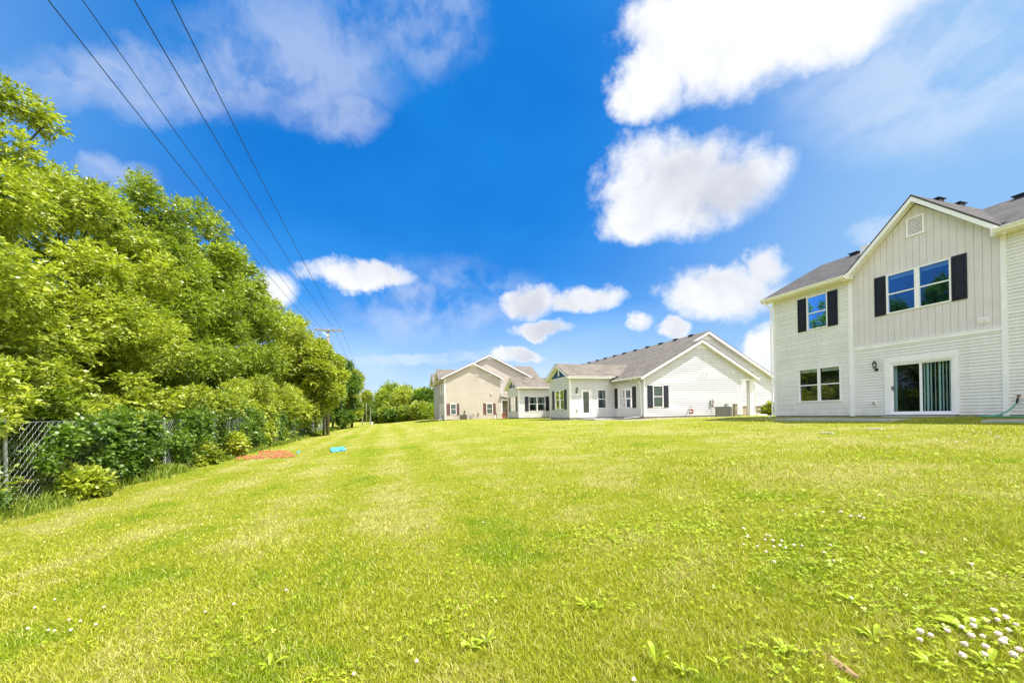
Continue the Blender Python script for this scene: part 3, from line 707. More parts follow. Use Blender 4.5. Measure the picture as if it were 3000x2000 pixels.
def bump(a0, b0, vents):
    b1, bc = b0+3.84, b0+1.92
    Q = plane('-y', b0); Qw = plane('-x', a0)
    hf = [(14.12, 14.97, -.31, 1.76), (15.48, 16.23, .34, 1.76)] if not vents else [(14.0, 15.78, .31, 1.78)]
    siding(w, Q, [(a0+.06, -.30), (AM, -.30), (AM, 2.72), (a0+.06, 2.72)], hf, -.30, .15, .026)
    wy = (b0+1.01, b0+2.78, .32, 1.82)
    siding(w, Qw, [(b0+.06, -.30), (b1-.06, -.30), (b1-.06, 2.72), (b0+.06, 2.72)], [wy], -.30, .15, .026)
    siding(w, plane('+y', b1), [(a0, -.3), (AM, -.3), (AM, 2.72), (a0, 2.72)], [], -.3, .15, .026)
    t = MB(); pbox(t, Q, a0+.002, a0+.085, -.32, 2.66, -.07, .028); pbox(t, Qw, b0-.02, b0+.08, -.32, 2.66, -.01, .03)
    build('corner_board', t, TRIM, H2); build('corner_board', pbox(MB(), Qw, b1-.08, b1, -.32, 2.66, -.06, .03), TRIM, H2)
    # gable face: navy panel framed in white, slim louvre
    g = MB(); g.ext([Qw(b0+.30, 2.79, .02), Qw(b1-.30, 2.79, .02), Qw(bc, 3.60, .02)], (.03, 0, 0)); build('gable_panel', g, NAVY, H2)
    t = MB(); pbox(t, Qw, b0+.0, b1, 2.70, 2.79, -.02, .04)
    for sg in (-1, 1): slope_beam(t, Qw, (bc, 3.72), (bc+sg*1.92, 2.76), .13, -.0, .035)
    v = pbox(t, Qw, bc-.11, bc-.05, 2.98, 3.60, .02, .055); pbox(t, Qw, bc+.05, bc+.11, 2.98, 3.60, .02, .055); pbox(t, Qw, bc-.11, bc+.11, 2.93, 2.98, .02, .055)
    build('gable_trim', t, TRIM, H2)
    l = MB()
    for i in range(9): l.add([Qw(bc-.05, 2.99+i*.066, .05), Qw(bc+.05, 2.99+i*.066, .05), Qw(bc+.05, 3.05+i*.066, .025), Qw(bc-.05, 3.05+i*.066, .025)], [(0, 1, 2, 3)])
    build('gable_vent', l, TRIM, H2)
    r = MB(); zt, sl, hw = 3.92, .50, 2.30
    for sg in (-1, 1):
        xe = lambda z: 16.55+(z-2.42)/.525
        roof_slab(r, [(a0-.32, bc, zt), (xe(zt)+.15, bc, zt), (xe(zt-sl*hw)+.25, bc+sg*hw, zt-sl*hw), (a0-.32, bc+sg*hw, zt-sl*hw)])
    build('bump_out_roof', r, SH_MX, H2)
    t = MB()
    for sg in (-1, 1):
        slope_beam(t, Qw, (bc, zt-.056), (bc+sg*(hw-.01), zt-sl*(hw-.01)-.056), .17, .29, .315)
        slope_beam(t, Qw, (bc, zt-.17), (bc+sg*(hw-.02), zt-sl*(hw-.02)-.17), .02, .03, .289)
        bb = bc+sg*hw; t.box(a0-.29, AM-.4, bb-sg*.03, bb-sg*.055, 2.59, 2.72); t.box(a0-.05, AM-.4, bb-sg*.055, bc+sg*1.94, 2.585, 2.60)
    build('rake_board', t, TRIM, H2)
    gutter(H2, Q, a0-.3, AM-.15, 2.74, .385, TRIM, .11, .11)
    window(H2, Qw, wy[0], wy[1], wy[2], wy[3], 2, blind='half' if not vents else 'curtain')
    mt = SLATE if not vents else MAROON
    shutter(H2, Qw, b0+.52, b0+.98, .31, 1.82, SLATE); shutter(H2, Qw, b0+2.82, b0+3.28, .31, 1.82, mt)
    if vents:
        window(H2, Q, 14.0, 15.78, .31, 1.78, 2, blind='curtain'); shutter(H2, Q, 13.58, 13.98, .31, 1.78, SLATE); shutter(H2, Q, 15.80, 16.2, .31, 1.78, BLACK)
        for x in (14.1, 15.35, 16.7): roof_vent(H2, (x, bc-.35, zt-.17), 'x', PALEW)
    else:
        window(H2, Q, 15.48, 16.23, .34, 1.76, 1, blind='curtain')
        d = MB(); pbox(d, Q, 14.12, 14.20, -.31, 1.68, -.05, .035); pbox(d, Q, 14.89, 14.97, -.31, 1.68, -.05, .035); pbox(d, Q, 14.12, 14.97, 1.68, 1.76, -.05, .037)
        dr = build('patio_door', d, TRIM, H2)
        s = MB()
        for x0, x1, z0, z1 in ((14.20, 14.29, -.29, 1.68), (14.78, 14.89, -.29, 1.68), (14.29, 14.78, 1.60, 1.68), (14.29, 14.78, -.29, .03)): pbox(s, Q, x0, x1, z0, z1, -.04, .0)
        build('door_leaf', s, TRIM, dr)
        build('door_pane', MB().poly([Q(14.29, .03, -.015), Q(14.78, .03, -.015), Q(14.78, 1.6, -.015), Q(14.29, 1.6, -.015)]), GLASS, dr)
        s = MB()
        for i in range(31): slope_beam(s, Q, (14.29, 1.59-.05*i), (14.78, 1.59-.05*i), .046, -.035, -.03)
        build('blind', s, PALEW, dr)
        s = MB().tube([Q(14.84, .70, .0), Q(14.84, .70, .05), Q(14.76, .70, .05)], .012, 6); build('door_handle', s, METAL, dr)
        wall_lamp(H2, Q, 13.72, 1.56, 1.05)
        s = MB(); pbox(s, Q, 13.69, 13.80, .10, .25, .012, .05); build('outlet_cover', s, GREYM, H2)
bump(13.20, 28.0, False); bump(12.95, 39.38, True)
build('wall', w, WHITEV, H2)
fd = MB()
fd.box(16.97, 25.25, BG+.03, BG+.3, -.9, -.303); fd.box(16.96, 17.2, BG+.3, 47, -.9, -.303)
fd.box(13.24, 16.96, 28.03, 31.8, -.9, -.303); fd.box(13.0, 16.96, 39.42, 43.2, -.9, -.303)
build('foundation', fd, CONC, H2)
st = MB().box(25.3, 29.88, BG+1.22, BG+1.4, -.8, .28); build('stone_base', st, STONE, H2)
build('stone_cap', MB().box(25.3, 29.9, BG+1.18, BG+1.4, .281, .33), STONE, H2)
t = MB(); pbox(t, P, 16.935, 17.0, -.32, 2.36, -.06, .03); pbox(t, Pw, BG-.03, BG+.06, -.32, 2.36, -.002, .032); build('corner_board', t, TRIM, H2)
build('corner_board', pbox(MB(), P, 25.22, 25.32, -.32, 2.30, -.1, .032), TRIM, H2)
build('porch_beam', pbox(MB(), P, 25.32, 26.47, 2.20, 2.31, -.3, .02), TRIM, H2)
t = MB(); t.box(26.12, 26.46, BG+.0, BG+.33, -.45, 2.20); t.box(26.08, 26.50, BG-.04, BG+.37, -.45, -.25); t.box(26.08, 26.50, BG-.04, BG+.37, 2.10, 2.198); build('porch_column', t, TRIM, H2)
build('corner_board', pbox(MB(), P2, 29.8, 29.93, .33, 2.45, -.05, .03), TRIM, H2)
r = MB(); YF, YB, YE = BG-.30, BG+1.0, 47.3; AP = 21.62
roof_slab(r, [(16.50, YF, zm(16.5)), (AP, YF, zm(AP)), (AP, YB, zm(AP)), (16.50, YB, zm(16.5))])
roof_slab(r, [(2*AP-16.5, YF, zm(16.5)), (AP, YF, zm(AP)), (AP, YB+.4, zm(AP)), (2*AP-16.5, YB+.4, zm(16.5))])
RM = 23.4
roof_slab(r, [(16.50, YB, zm(16.5)), (RM, YB, zm(RM)), (RM, YE, zm(RM)), (16.50, YE, zm(16.5))])
roof_slab(r, [(2*RM-16.5, YB, zm(16.5)), (RM, YB, zm(RM)), (RM, YE, zm(RM)), (2*RM-16.5, YE, zm(16.5))])
rf = build('roof', r, SH_M, H2)
t = MB()
for Pq, ap, w0, o in ((P, AP, 5.10, 0.0), (P2, RM, 6.88, 0.0)):
    zt = zm(ap)
    for sg in (-1, 1):
        slope_beam(t, Pq, (ap, zt-.057), (ap+sg*w0, zt-.525*w0-.057), .17, .27, .296)
        slope_beam(t, Pq, (ap, zt-.18), (ap+sg*(w0-.02), zt-.525*(w0-.02)-.18), .02, .02, .269)
build('rake_board', t, TRIM, H2)
for Pq, ap, zb in ((P, 21.72, 4.44), (P2, 23.4, 5.36)):
    q = MB(); hh = .36
    q.ext([Pq(ap-.62, zb, .02), Pq(ap+.62, zb, .02), Pq(ap, zb+hh, .02)], Vector(Pq(0, 0, .05))-Vector(Pq(0, 0, .02)))
    for i in range(4):
        ww = .5*(1-i/4.3); pbox(q, Pq, ap-ww, ap+ww, zb+.04+.075*i, zb+.075+.075*i, .05, .065)
    build('gable_vent', q, TRIM, H2)
gutter(H2, Pw, BG-.28, 27.55, 2.42, .40, TRIM, .10, .11); gutter(H2, Pw, 32.3, 39, 2.42, .40, TRIM, .10, .11)
gutter(H2, plane('+x', 26.3), BG-.28, BG+1.2, 2.43, .42, TRIM, .10, .11)
downspout(H2, [(26.78, BG-.2, 2.36), (26.78, BG-.15, 2.22), (26.60, BG-.02, 2.02), (26.53, BG-.02, 1.9), (26.53, BG-.02, -.25), (26.62, BG-.1, -.35), (27.15, BG-.5, -.40)], TRIM, .045)
downspout(H2, [(AM-.33, BG+.5, 2.34), (AM-.06, BG+.35, 2.1), (AM-.06, BG+.25, -.2), (AM-.15, BG+.4, -.33), (AM-1.0, BG+.9, -.40)], TRIM, .045)
window(H2, P, 17.61, 18.44, .29, 1.81, 1, blind='full'); shutter(H2, P, 17.17, 17.58, .29, 1.81, SLATE); shutter(H2, P, 18.47, 18.86, .29, 1.81, SLATE)
window(H2, Pw, 25.56, 27.43, .33, 1.77, 2, blind='half'); shutter(H2, Pw, 25.09, 25.53, .32, 1.82, BLACK); shutter(H2, Pw, 27.46, 27.88, .32, 1.82, BLACK)
q = MB()
q.tube([Pw(24.7, 2.06, .0), Pw(24.7, 2.06, .06)], .085, 12); build('round_vent', q, TRIM, H2)
for x, z, L in ((21.83, 2.79, .22), (22.18, 2.74, .20), (24.34, 2.74, .28)):
    q = MB().tube([P(x, z, 0), P(x, z, L)], .035, 8).tube([P(x, z, .004), P(x, z, .02)], .07, 10); build('vent_pipe', q, TRIM, H2)
for i, b in enumerate([26.8, 28.6, 30.5, 32.4, 34.3, 36.2, 38.0, 39.9, 41.7, 43.6, 45.4]):
    roof_vent(H2, (RM-.25, b, zm(RM-.25)+.02), 'y', BLACKM, .22)
tag(build('patio', MB().box(13.9, 16.9, 25.6, 27.99, -.75, -.405), CONC), 'pale concrete pad outside the patio door', 'patio', kind='structure')
# things by the gable wall
def tree_pts(): pass
ac = empty('air_conditioner', (22.6, 23.1, gz(22.6, 23.1)), 'dark grey air conditioning unit on a slab beside the white gable wall', 'air conditioner')
def rotbox(mb, c, hx, hy, z0, z1, an):
    ca, sa = math.cos(an), math.sin(an)
    pts = [(c[0]+x*ca-y*sa, c[1]+x*sa+y*ca, z0) for x, y in ((-hx, -hy), (hx, -hy), (hx, hy), (-hx, hy))]
    return mb.ext(pts, (0, 0, z1-z0))
an = R(38); q = MB(); rotbox(q, (22.6, 23.1), .44, .44, -.44, .20, an); build('cabinet', q, GREYM, ac)
q = MB()
for i in range(13): rotbox(q, (22.6, 23.1), .452, .452, -.40+i*.045, -.385+i*.045, an)
for sx in (-1, 1):
    for sy in (-1, 1):
        c_ = (22.6+.44*(sx*math.cos(an)-sy*math.sin(an)), 23.1+.44*(sx*math.sin(an)+sy*math.cos(an))); rotbox(q, c_, .03, .03, -.45, .205, an)
rotbox(q, (22.6, 23.1), .46, .46, .205, .245, an); build('louvre_guard', q, plain('dark_grille', (.16, .15, .135), .5, .2), ac)
q = MB()
for k in range(5): q.tube([(22.6+(.08+.075*k)*math.cos(t_*math.pi/8), 23.1+(.08+.075*k)*math.sin(t_*math.pi/8), .262) for t_ in range(17)], .006, 4)
build('fan_grille', q, BLACKM, ac)
q = MB(); rotbox(q, (22.6, 23.1), .52, .52, -.60, -.455, an); build('slab', q, CONC, ac)
dc = empty('disconnect_box', P(22.5, .55, .1), 'small grey electrical box with a rusty conduit above the air conditioner', 'electrical box')
q = MB(); pbox(q, P, 22.38, 22.54, .42, .78, .012, .12); build('box', q, METAL, dc)
q = MB().tube([P(22.62, .80, .05), P(22.62, .30, .06), P(22.66, .1, .3)], .03, 8); pbox(q, P, 22.57, 22.68, .55, .70, .02, .09); build('conduit', q, RUST, dc)
gm = empty('gas_meter', P(20.5, -.45, .35), 'gas meter with a red body and looped grey pipes by the white gable wall', 'gas meter')
q = MB().tube([P(20.28, -.60, .45), P(20.28, .18, .45), P(20.34, .24, .45)], .026, 8); q.tube([P(20.34, .24, .30), P(20.36, .32, .25), P(20.46, .32, .25), P(20.46, .1, .25)], .018, 8)
q.tube([P(20.60, .1, .25), P(20.60, .34, .25), P(20.60, .36, .0)], .018, 8); q.tube([P(20.28, -.02, .45), P(20.12, -.05, .45), P(20.05, -.1, .4)], .03, 8); q.tube([P(20.1, -.1, .4), P(20.0, -.5, .5)], .015, 6); build('pipe', q, METAL, gm)
q = MB(); pbox(q, P, 20.42, 20.66, -.16, .14, .15, .34); q.lathe(P(20.54, -.2, .25), [(0, 0), (.09, 0), (.09, .06), (0, .07)], 10); build('meter_body', q, RED, gm)
q = MB(); q.lathe(P(20.40, -.02, .34), [(0, -.1), (.11, -.08), (.12, 0), (.05, .05), (0, .06)], 12); build('regulator', q, METAL, gm)
pe = empty('utility_pedestal', (24.05, 23.55, -.55), 'tall weathered grey utility pedestal near the porch end of the white gable wall', 'utility pedestal')
q = MB().box(23.93, 24.17, 23.45, 23.65, -.35, .42); q.ext([(23.90, 23.42, .42), (24.20, 23.42, .42), (24.20, 23.68, .42), (23.90, 23.68, .42)], (0, 0, .05)); q.box(23.96, 24.14, 23.44, 23.455, -.2, .35); build('cover', q, WOOD, pe)
build('base', MB().box(23.97, 24.13, 23.48, 23.62, -.62, -.352), METAL, pe)
ub = empty('utility_cabinet', P(23.85, 0, .1), 'pale green utility cabinet fixed to the white gable wall', 'utility cabinet')
q = MB(); pbox(q, P, 23.72, 23.95, -.32, .50, .012, .16); build('cabinet', q, GREENBOX, ub); q = MB(); pbox(q, P, 23.74, 23.93, -.28, .47, .161, .175); build('lid', q, GREENBOX, ub)
# ------------------------------------------------------------------ house 3: beige two storeys, far
AT, BT = 6.91, 49.0
H3 = empty('beige_house', (AT+4, BT+4, -0.5), 'beige two storey house with maroon shutters standing farthest off', 'house')
P = plane('-y', BT); Pw = plane('-x', AT); P2 = plane('-y', BT+1.5)
w = MB()
hs_ = [(7.52, 8.26, .11, 1.43), (11.94, 12.74, .11, 1.43)]
siding(w, P, [(7.0, -.46), (13.80, -.46), (13.80, 4.45), (7.0, 4.45)], hs_, -.46, .125)
siding(w, P, [(7.0, 4.45), (13.80, 4.45), (11.15, 5.86), (9.45, 5.86)], [], -.46, .125)
siding(w, P, [(13.80, 1.88), (16.2, 1.88), (13.80, 2.40)], [], -.46, .125)
siding(w, P2, [(9.5, -.46), (18.3, -.46), (18.3, 4.72), (13.7, 7.03), (11.9, 7.03), (9.5, 5.8)], [], -.46, .125)
siding(w, Pw, [(BT+.05, -.46), (60, -.46), (60, 4.4), (BT+.05, 4.4)], [(50.45, 51.15, 2.55, 3.95), (52.3, 53.0, 2.5, 3.9), (50.6, 51.3, .1, 1.5), (52.2, 53.8, -.4, 1.6)], -.46, .125)
siding(w, plane('+x', 18.3), [(BT+1.5, -.46), (60, -.46), (60, 4.7), (BT+1.5, 4.7)], [], -.46, .125)
siding(w, plane('+y', 60), [(AT, -.46), (18.3, -.46), (18.3, 4.7), (12.8, 7.4), (AT, 4.4)], [], -.46, .125)
siding(w, plane('+x', 13.85), [(BT+.02, -.46), (BT+1.5, -.46), (BT+1.5, 4.4), (BT+.02, 4.4)], [], -.46, .125)
build('wall', w, BEIGE, H3)
t = MB(); pbox(t, P, 6.915, 7.0, -.5, 4.45, -.06, .03); pbox(t, Pw, BT-.03, BT+.10, -.5, 4.42, -.002, .035); pbox(t, P, 13.78, 13.88, 2.3, 4.5, -.05, .032)
t.ext([P(9.45, 5.86, -.01), P(11.15, 5.86, -.01), P(10.3, 6.28, -.01)], (0, -.04, 0)); t.ext([P2(11.9, 7.03, -.01), P2(13.7, 7.03, -.01), P2(12.8, 7.48, -.01)], (0, -.04, 0))
pbox(t, P, 13.80, 13.95, -.5, 1.87, -.1, .02); pbox(t, P, 13.95, 16.2, 1.74, 1.87, -.1, .02); pbox(t, P, 16.05, 16.2, -.5, 1.74, -.1, .02)
build('trim', t, TRIM, H3)
zt_ = lambda a: 4.50+.49*(a-6.45)
zE = 6.38; r = MB()
roof_slab(r, [(6.45, BT-.3, zt_(6.45)), (10.3, BT-.3, zt_(10.3)), (10.3, BT+1.2, zt_(10.3)), (6.45, BT+1.2, zt_(6.45))])
roof_slab(r, [(14.15, BT-.3, zt_(6.45)), (10.3, BT-.3, zt_(10.3)), (10.3, BT+1.5, zt_(10.3)), (14.15, BT+1.5, zt_(6.45))])
roof_slab(r, [(6.45, BT+1.2, zt_(6.45)), (12.8, BT+1.2, zt_(12.8)), (12.8, 60.3, zt_(12.8)), (6.45, 60.3, zt_(6.45))])
roof_slab(r, [(18.75, BT+1.2, zt_(6.45+.4)), (12.8, BT+1.2, zt_(12.8)), (12.8, 60.3, zt_(12.8)), (18.75, 60.3, zt_(6.45+.4))])
roof_slab(r, [(13.75, BT-.25, 2.52), (16.6, BT-.25, 1.92), (16.6, BT+1.5, 1.92), (13.75, BT+1.5, 2.52)])
rf = build('roof', r, SH_M, H3)
for c0, hw, zt2 in ((51.55, 2.35, 5.78), (57.2, 2.35, 5.78)):
    g = MB()
    for sg in (-1, 1): roof_slab(g, [(6.25, c0, zt2), (9.2, c0, zt2), (9.2, c0+sg*hw, zt2-.62*hw), (6.25, c0+sg*hw, zt2-.62*hw)])
    build('cross_roof', g, SH_MX, H3)
g = MB(); roof_slab(g, [(14, 57, 7.0), (20.75, 57, 7.0), (20.75, 53.2, 4.9), (14, 53.2, 4.9)]); roof_slab(g, [(14, 57, 7.0), (20.75, 57, 7.0), (20.75, 60.8, 4.9), (14, 60.8, 4.9)])
build('cross_roof', g, SH_MX, H3)
gw = MB()
for c0 in (51.55, 57.2): gw.ext([(6.88, c0-2.2, 4.35), (6.88, c0+2.2, 4.35), (6.88, c0, 5.7)], (.03, 0, 0))
gw.box(18.3, 20.5, 53.6, 60.4, -.5, 4.8); gw.ext([(20.5, 53.6, 4.8), (20.5, 60.4, 4.8), (20.5, 57, 6.85)], (.03, 0, 0)); build('gable_board', gw, BEIGE, H3)
t = MB()
for Pq, ap, zt2, w0, e in ((P, 10.3, zt_(10.3), 3.84, 0), (P2, 12.8, zt_(12.8), 5.94, 0)):
    for sg in (-1, 1):
        slope_beam(t, Pq, (ap, zt2-.057), (ap+sg*w0, zt2-.49*w0-.057), .16, .27, .30)
        slope_beam(t, Pq, (ap, zt2-.18), (ap+sg*(w0-.02), zt2-.49*(w0-.02)-.18), .02, .02, .269)
slope_beam(t, P, (13.72, 2.47), (16.62, 1.86), .14, .20, .24)
t.box(6.46, 6.49, BT-.28, 49.2, 4.33, 4.46); t.box(6.46, 6.90, BT-.28, 49.2, 4.31, 4.33)
for c0, hw, zt2 in ((51.55, 2.35, 5.78), (57.2, 2.35, 5.78)):
    for sg in (-1, 1): slope_beam(t, Pw, (c0, zt2-.057), (c0+sg*hw, zt2-.62*hw-.057), .15, .64, .67); slope_beam(t, Pw, (c0, zt2-.19), (c0+sg*hw, zt2-.62*hw-.19), .02, .04, .63)
build('rake_board', t, TRIM, H3)
downspout(H3, [(13.98, BT-.06, 4.35), (13.93, BT-.06, 4.1), (13.93, BT-.06, 2.5)], TRIM, .05); downspout(H3, [(AT-.2, BT+.2, 4.25), (AT-.06, BT+.2, 4.0), (AT-.06, BT+.2, -.4), (AT-.8, BT+.1, -.45)], TRIM, .05)
for s0, s1 in ((7.52, 8.26), (11.94, 12.74)): window(H3, P, s0, s1, .11, 1.43, 1, blind='full', fw=.07)
for s0, s1 in ((7.12, 7.48), (8.30, 8.60), (11.56, 11.90), (12.78, 13.10)): shutter(H3, P, s0, s1, .09, 1.43, MAROON)
for b0, b1, z0, z1 in ((50.45, 51.15, 2.55, 3.95), (52.3, 53.0, 2.5, 3.9), (50.6, 51.3, .1, 1.5)): window(H3, Pw, b0, b1, z0, z1, 1, blind=None, fw=.07)
window(H3, Pw, 52.2, 53.8, -.4, 1.6, 2, blind=None, fw=.07, name='patio_door')
q = MB().box(13.90, 14.35, BT-.05, BT+.35, -.55, .12); q.box(13.86, 14.39, BT-.09, BT+.39, .12, .17); build('brick_pier', q, BRICKR, H3)
for x, z, L in ((10.71, 4.85, .27), (10.99, 4.79, .22), (12.46, 4.87, .32)):
    build('vent_pipe', MB().tube([P(x, z, 0), P(x, z, L)], .04, 8).tube([P(x, z, .004), P(x, z, .03)], .10, 10), TRIM, H3)
build('vent_hood', MB().tube([P(12.61, 2.63, 0), P(12.61, 2.63, .12)], .09, 10), TRIM, H3)
a2 = empty('air_conditioner', (8.95, BT-.75, gz(8.95, BT-.75)), 'grey air conditioning unit beside the left maroon shuttered window of the beige house', 'air conditioner')
q = MB().box(8.57, 9.31, BT-1.1, BT-.4, -.50, .04); build('cabinet', q, GREYM, a2)
q = MB()
for i in range(11): q.box(8.56, 9.32, BT-1.11, BT-.39, -.46+.045*i, -.445+.045*i)
q.box(8.55, 9.33, BT-1.12, BT-.38, .04, .08); build('louvre_guard', q, BLACKM, a2)
g2 = empty('gas_meter', (10.1, BT-.4, -.5), 'small black gas meter with pipes in front of the beige wall', 'gas meter')
q = MB().tube([(9.8, BT-.4, -.6), (9.8, BT-.4, -.02), (9.95, BT-.4, .05)], .03, 6).tube([(10.25, BT-.4, -.1), (10.25, BT-.4, .12), (10.25, BT, .15)], .03, 6); build('pipe', q, BLACKM, g2)
q = MB().box(9.9, 10.18, BT-.5, BT-.3, -.36, -.08); q.tube([(9.95, BT-.4, -.1), (9.95, BT-.4, .04)], .03, 6); build('meter_body', q, GREYM, g2)
mb_ = empty('electric_meter', P(9.27, .4, .05), 'small electric meter on the beige wall above the grey air conditioner', 'electric meter')
q = MB(); pbox(q, P, 9.19, 9.33, .18, .62, .02, .12); build('meter_box', q, GREYM, mb_); q = MB().tube([P(9.26, .50, .12), P(9.26, .50, .19)], .07, 10); build('dial', q, BLACKM, mb_)
jb = tag(build('junction_box', pbox(MB(), P, 10.84, 10.98, .06, .26, .02, .12).tube([P(10.91, .06, .07), P(10.91, -.1, .07)], .015, 6), RUST, None, P(10.91, .1, .02)), 'small rust brown box between the two windows of the beige house', 'electrical box')
u2 = empty('utility_pedestal', (12.95, BT-.5, -.5), 'white and black utility pedestal right of the right maroon shutter', 'utility pedestal')
build('cover', MB().box(12.82, 12.98, BT-.6, BT-.4, -.55, -.05), TRIM, u2); build('post', MB().box(12.99, 13.06, BT-.55, BT-.45, -.55, .26), BLACKM, u2)
ch = empty('porch_chair', (14.75, BT+.1, -.45), 'dark brown high backed chair on the porch of the beige house', 'chair')
def leg(x, y): return MB().box(x-.025, x+.025, y-.025, y+.025, -.45, .0)
for x in (14.55, 15.0):
    for y in (BT-.1, BT+.3): build('leg', leg(x, y), RUST, ch)
q = MB().box(14.5, 15.05, BT-.15, BT+.35, 0, .05); build('seat', q, RUST, ch)
q = MB()
for i in range(5): q.box(14.5, 14.54, BT-.13+.1*i, BT-.07+.1*i, .05, .62)
q.box(14.49, 14.55, BT-.15, BT+.35, .58, .68); build('backrest', q, RUST, ch)
# ------------------------------------------------------------------ ground positions seen along a sight line (layout only)
def gpos(px, py):
    d = ray(px, py); t = 0.5
    while t < 400:
        if d.z*t <= gz(d.x*t, d.y*t): break
        t *= 1.01
    return d.x*t, d.y*t, gz(d.x*t, d.y*t)
def at_depth(px, Y):
    d = ray(px, CY); return d.x*Y, d.y*Y
# ------------------------------------------------------------------ foliage
def unit(v): return v/np.maximum(np.linalg.norm(v, axis=1, keepdims=True), 1e-6)
def leaf_quads(B, D, N, L, Wd):
    """folded-less rhombic leaves: base B, direction D, face normal N"""
    S = unit(np.cross(D, N)); n = len(B)
    L = L.reshape(-1, 1); Wd = Wd.reshape(-1, 1)
    V = np.stack([B, B+D*L*.42+S*Wd, B+D*L, B+D*L*.42-S*Wd], 1).reshape(-1, 3)
    return V, np.arange(4*n).reshape(-1, 4)
def twigs(rng, C, ntw, K, L, Wd, droop=0.25, shell=0.32, flat=0.55):
    """C: clumps (x, y, z, r). Leaves grow in opposite pairs along short twigs at the clump surface."""
    C = np.array(C); pr = C[:, 3]**2; idx = rng.choice(len(C), ntw, p=pr/pr.sum())
    dr = unit(rng.normal(size=(ntw, 3))); rad = rng.random(ntw)**shell
    base = C[idx, :3]+dr*(C[idx, 3]*rad*rng.uniform(.75, 1.12, ntw))[:, None]*np.array([1, 1, .85])
    td = unit(dr*1.0+rng.normal(size=(ntw, 3))*.65+np.array([0, 0, -droop]))
    tl = L*K*.28*rng.uniform(.7, 1.3, ntw)
    upv = np.array([0, 0, 1.0]); side = unit(np.cross(td, upv)+1e-4)
    nn = unit(np.cross(side, td)); nn[nn[:, 2] < 0] *= -1
    Bs, Ds, Ns = [], [], []
    for k in range(K):
        f = (k+.5)/K; sg = 1 if k % 2 else -1
        if k == K-1: d = td; 
        else: d = unit(td*.6+side*sg*.85+rng.normal(size=(ntw, 3))*.22)
        Bs.append(base+td*(tl*f)[:, None]); Ds.append(d); Ns.append(unit(nn*flat+rng.normal(size=(ntw, 3))*.42))
    B = np.concatenate(Bs); D = np.concatenate(Ds); N = np.concatenate(Ns); m = len(B)
    sc = rng.uniform(.7, 1.25, m)
    return leaf_quads(B, D, N, L*sc, Wd*sc)
def crown_clumps(rng, c, rx, ry, rz, n, r0, r1, low=0.0):
    out = []
    for i in range(n):
        d = rng.normal(size=3); d /= np.linalg.norm(d); k = rng.uniform(.3, 1.0)**.6
        x, y, z = c[0]+d[0]*rx*k, c[1]+d[1]*ry*k, c[2]+d[2]*rz*k
        out.append((x, y, max(z, low), rng.uniform(r0, r1)))
    return out
LF = [leaf_mat('leaf_spring', (0.065, 0.125, 0.006), (0.70, 0.72, 0.08)), leaf_mat('leaf_mid', (0.036, 0.095, 0.006), (0.52, 0.59, 0.05)),
      leaf_mat('leaf_deep', (0.014, 0.055, 0.008), (0.27, 0.40, 0.045)), leaf_mat('leaf_gold', (0.08, 0.14, 0.008), (0.60, 0.61, 0.06)),
      leaf_mat('leaf_far', (0.05, 0.10, 0.012), (0.19, 0.29, 0.022), 0.25, 0.3)]
def tree(label, a, b, ztop, rx, ry, zlow, ntw, L, mat, seed, extra=(), group='trees behind the chain link fence', name='tree', nclump=58, rr=(0.5, 1.05), K=7, trunk=.17):
    rng = np.random.default_rng(seed); g0 = gz(a, b)
    t = empty(name, (a, b, g0), label, 'tree', group)
    zc = (ztop+zlow)/2; rz = (ztop-zlow)/2
    C = crown_clumps(rng, (a, b, zc), rx, ry, rz, nclump, *rr, low=zlow)+list(extra)
    Vv, Ff = twigs(rng, C, ntw, K, L, L*.26)
    me = npmesh('crown', Vv-np.array([a, b, g0]), Ff, mat, 4); tag(link('crown', me, t))
    q = MB(); top = (a+.2, b, zc+rz*.35)
    q.tube([(a, b, g0-.2), (a+.05, b-.05, g0+(zc-g0)*.4), (a-.05, b+.1, zc), top], [trunk*1.25, trunk, trunk*.75, trunk*.3], 9)
    build('trunk', q, BARK, t, smooth=True)
    for i in range(9):
        c = C[int(rng.integers(len(C)))]; h = rng.uniform(.25, .85); s = Vector((a, b, g0+(zc+rz*.3-g0)*h)); e = Vector(c[:3])
        if (e-s).length < .8: continue
        mdl = (s+e)/2+Vector((0, 0, .25)); q = MB().tube([s, mdl, e], [trunk*.42, trunk*.26, .02], 6)
        build('limb', q, BARK, t, smooth=True)
    return t
far_g = 'trees behind the chain link fence'
tree('nearest tall tree at the left edge, with a branch reaching over the sky', -11.7, 14.2, 10.2, 2.4, 2.4, 0.2, 21000, .125, LF[0], 11,
     [(-9.9, 14.6, 8.9, .5), (-9.5, 15.1, 8.9, .42), (-9.2, 15.4, 8.7, .36), (-10.3, 14.2, 9.6, .5), (-10.6, 14.0, 10.3, .4), (-9.6, 14.9, 7.6, .6), (-9.4, 14.3, 6.0, .9), (-8.8, 13.0, 3.5, 1.1), (-8.6, 14.2, 2.2, 1.0)])
tree('broad bright green tree second along the fence, lower than its neighbours', -10.6, 18.6, 8.6, 2.9, 2.5, 0.3, 17000, .125, LF[0], 12,
     [(-8.4, 16.6, 3.4, 1.2), (-8.0, 18.2, 2.6, 1.1), (-9.4, 20.4, 3.2, .7), (-8.9, 17.4, 5.0, .8)])
tree('tall pale topped tree with a pointed crown, third along the fence', -11.0, 23.6, 11.4, 2.8, 2.6, 0.5, 17000, .135, LF[1], 13,
     [(-10.8, 24.0, 11.5, .45), (-10.8, 24.0, 11.0, .75), (-10.8, 24.3, 10.4, 1.0), (-8.4, 22.8, 2.8, .9), (-8.4, 24.8, 3.6, .9), (-8.8, 23.6, 5.4, .9)])
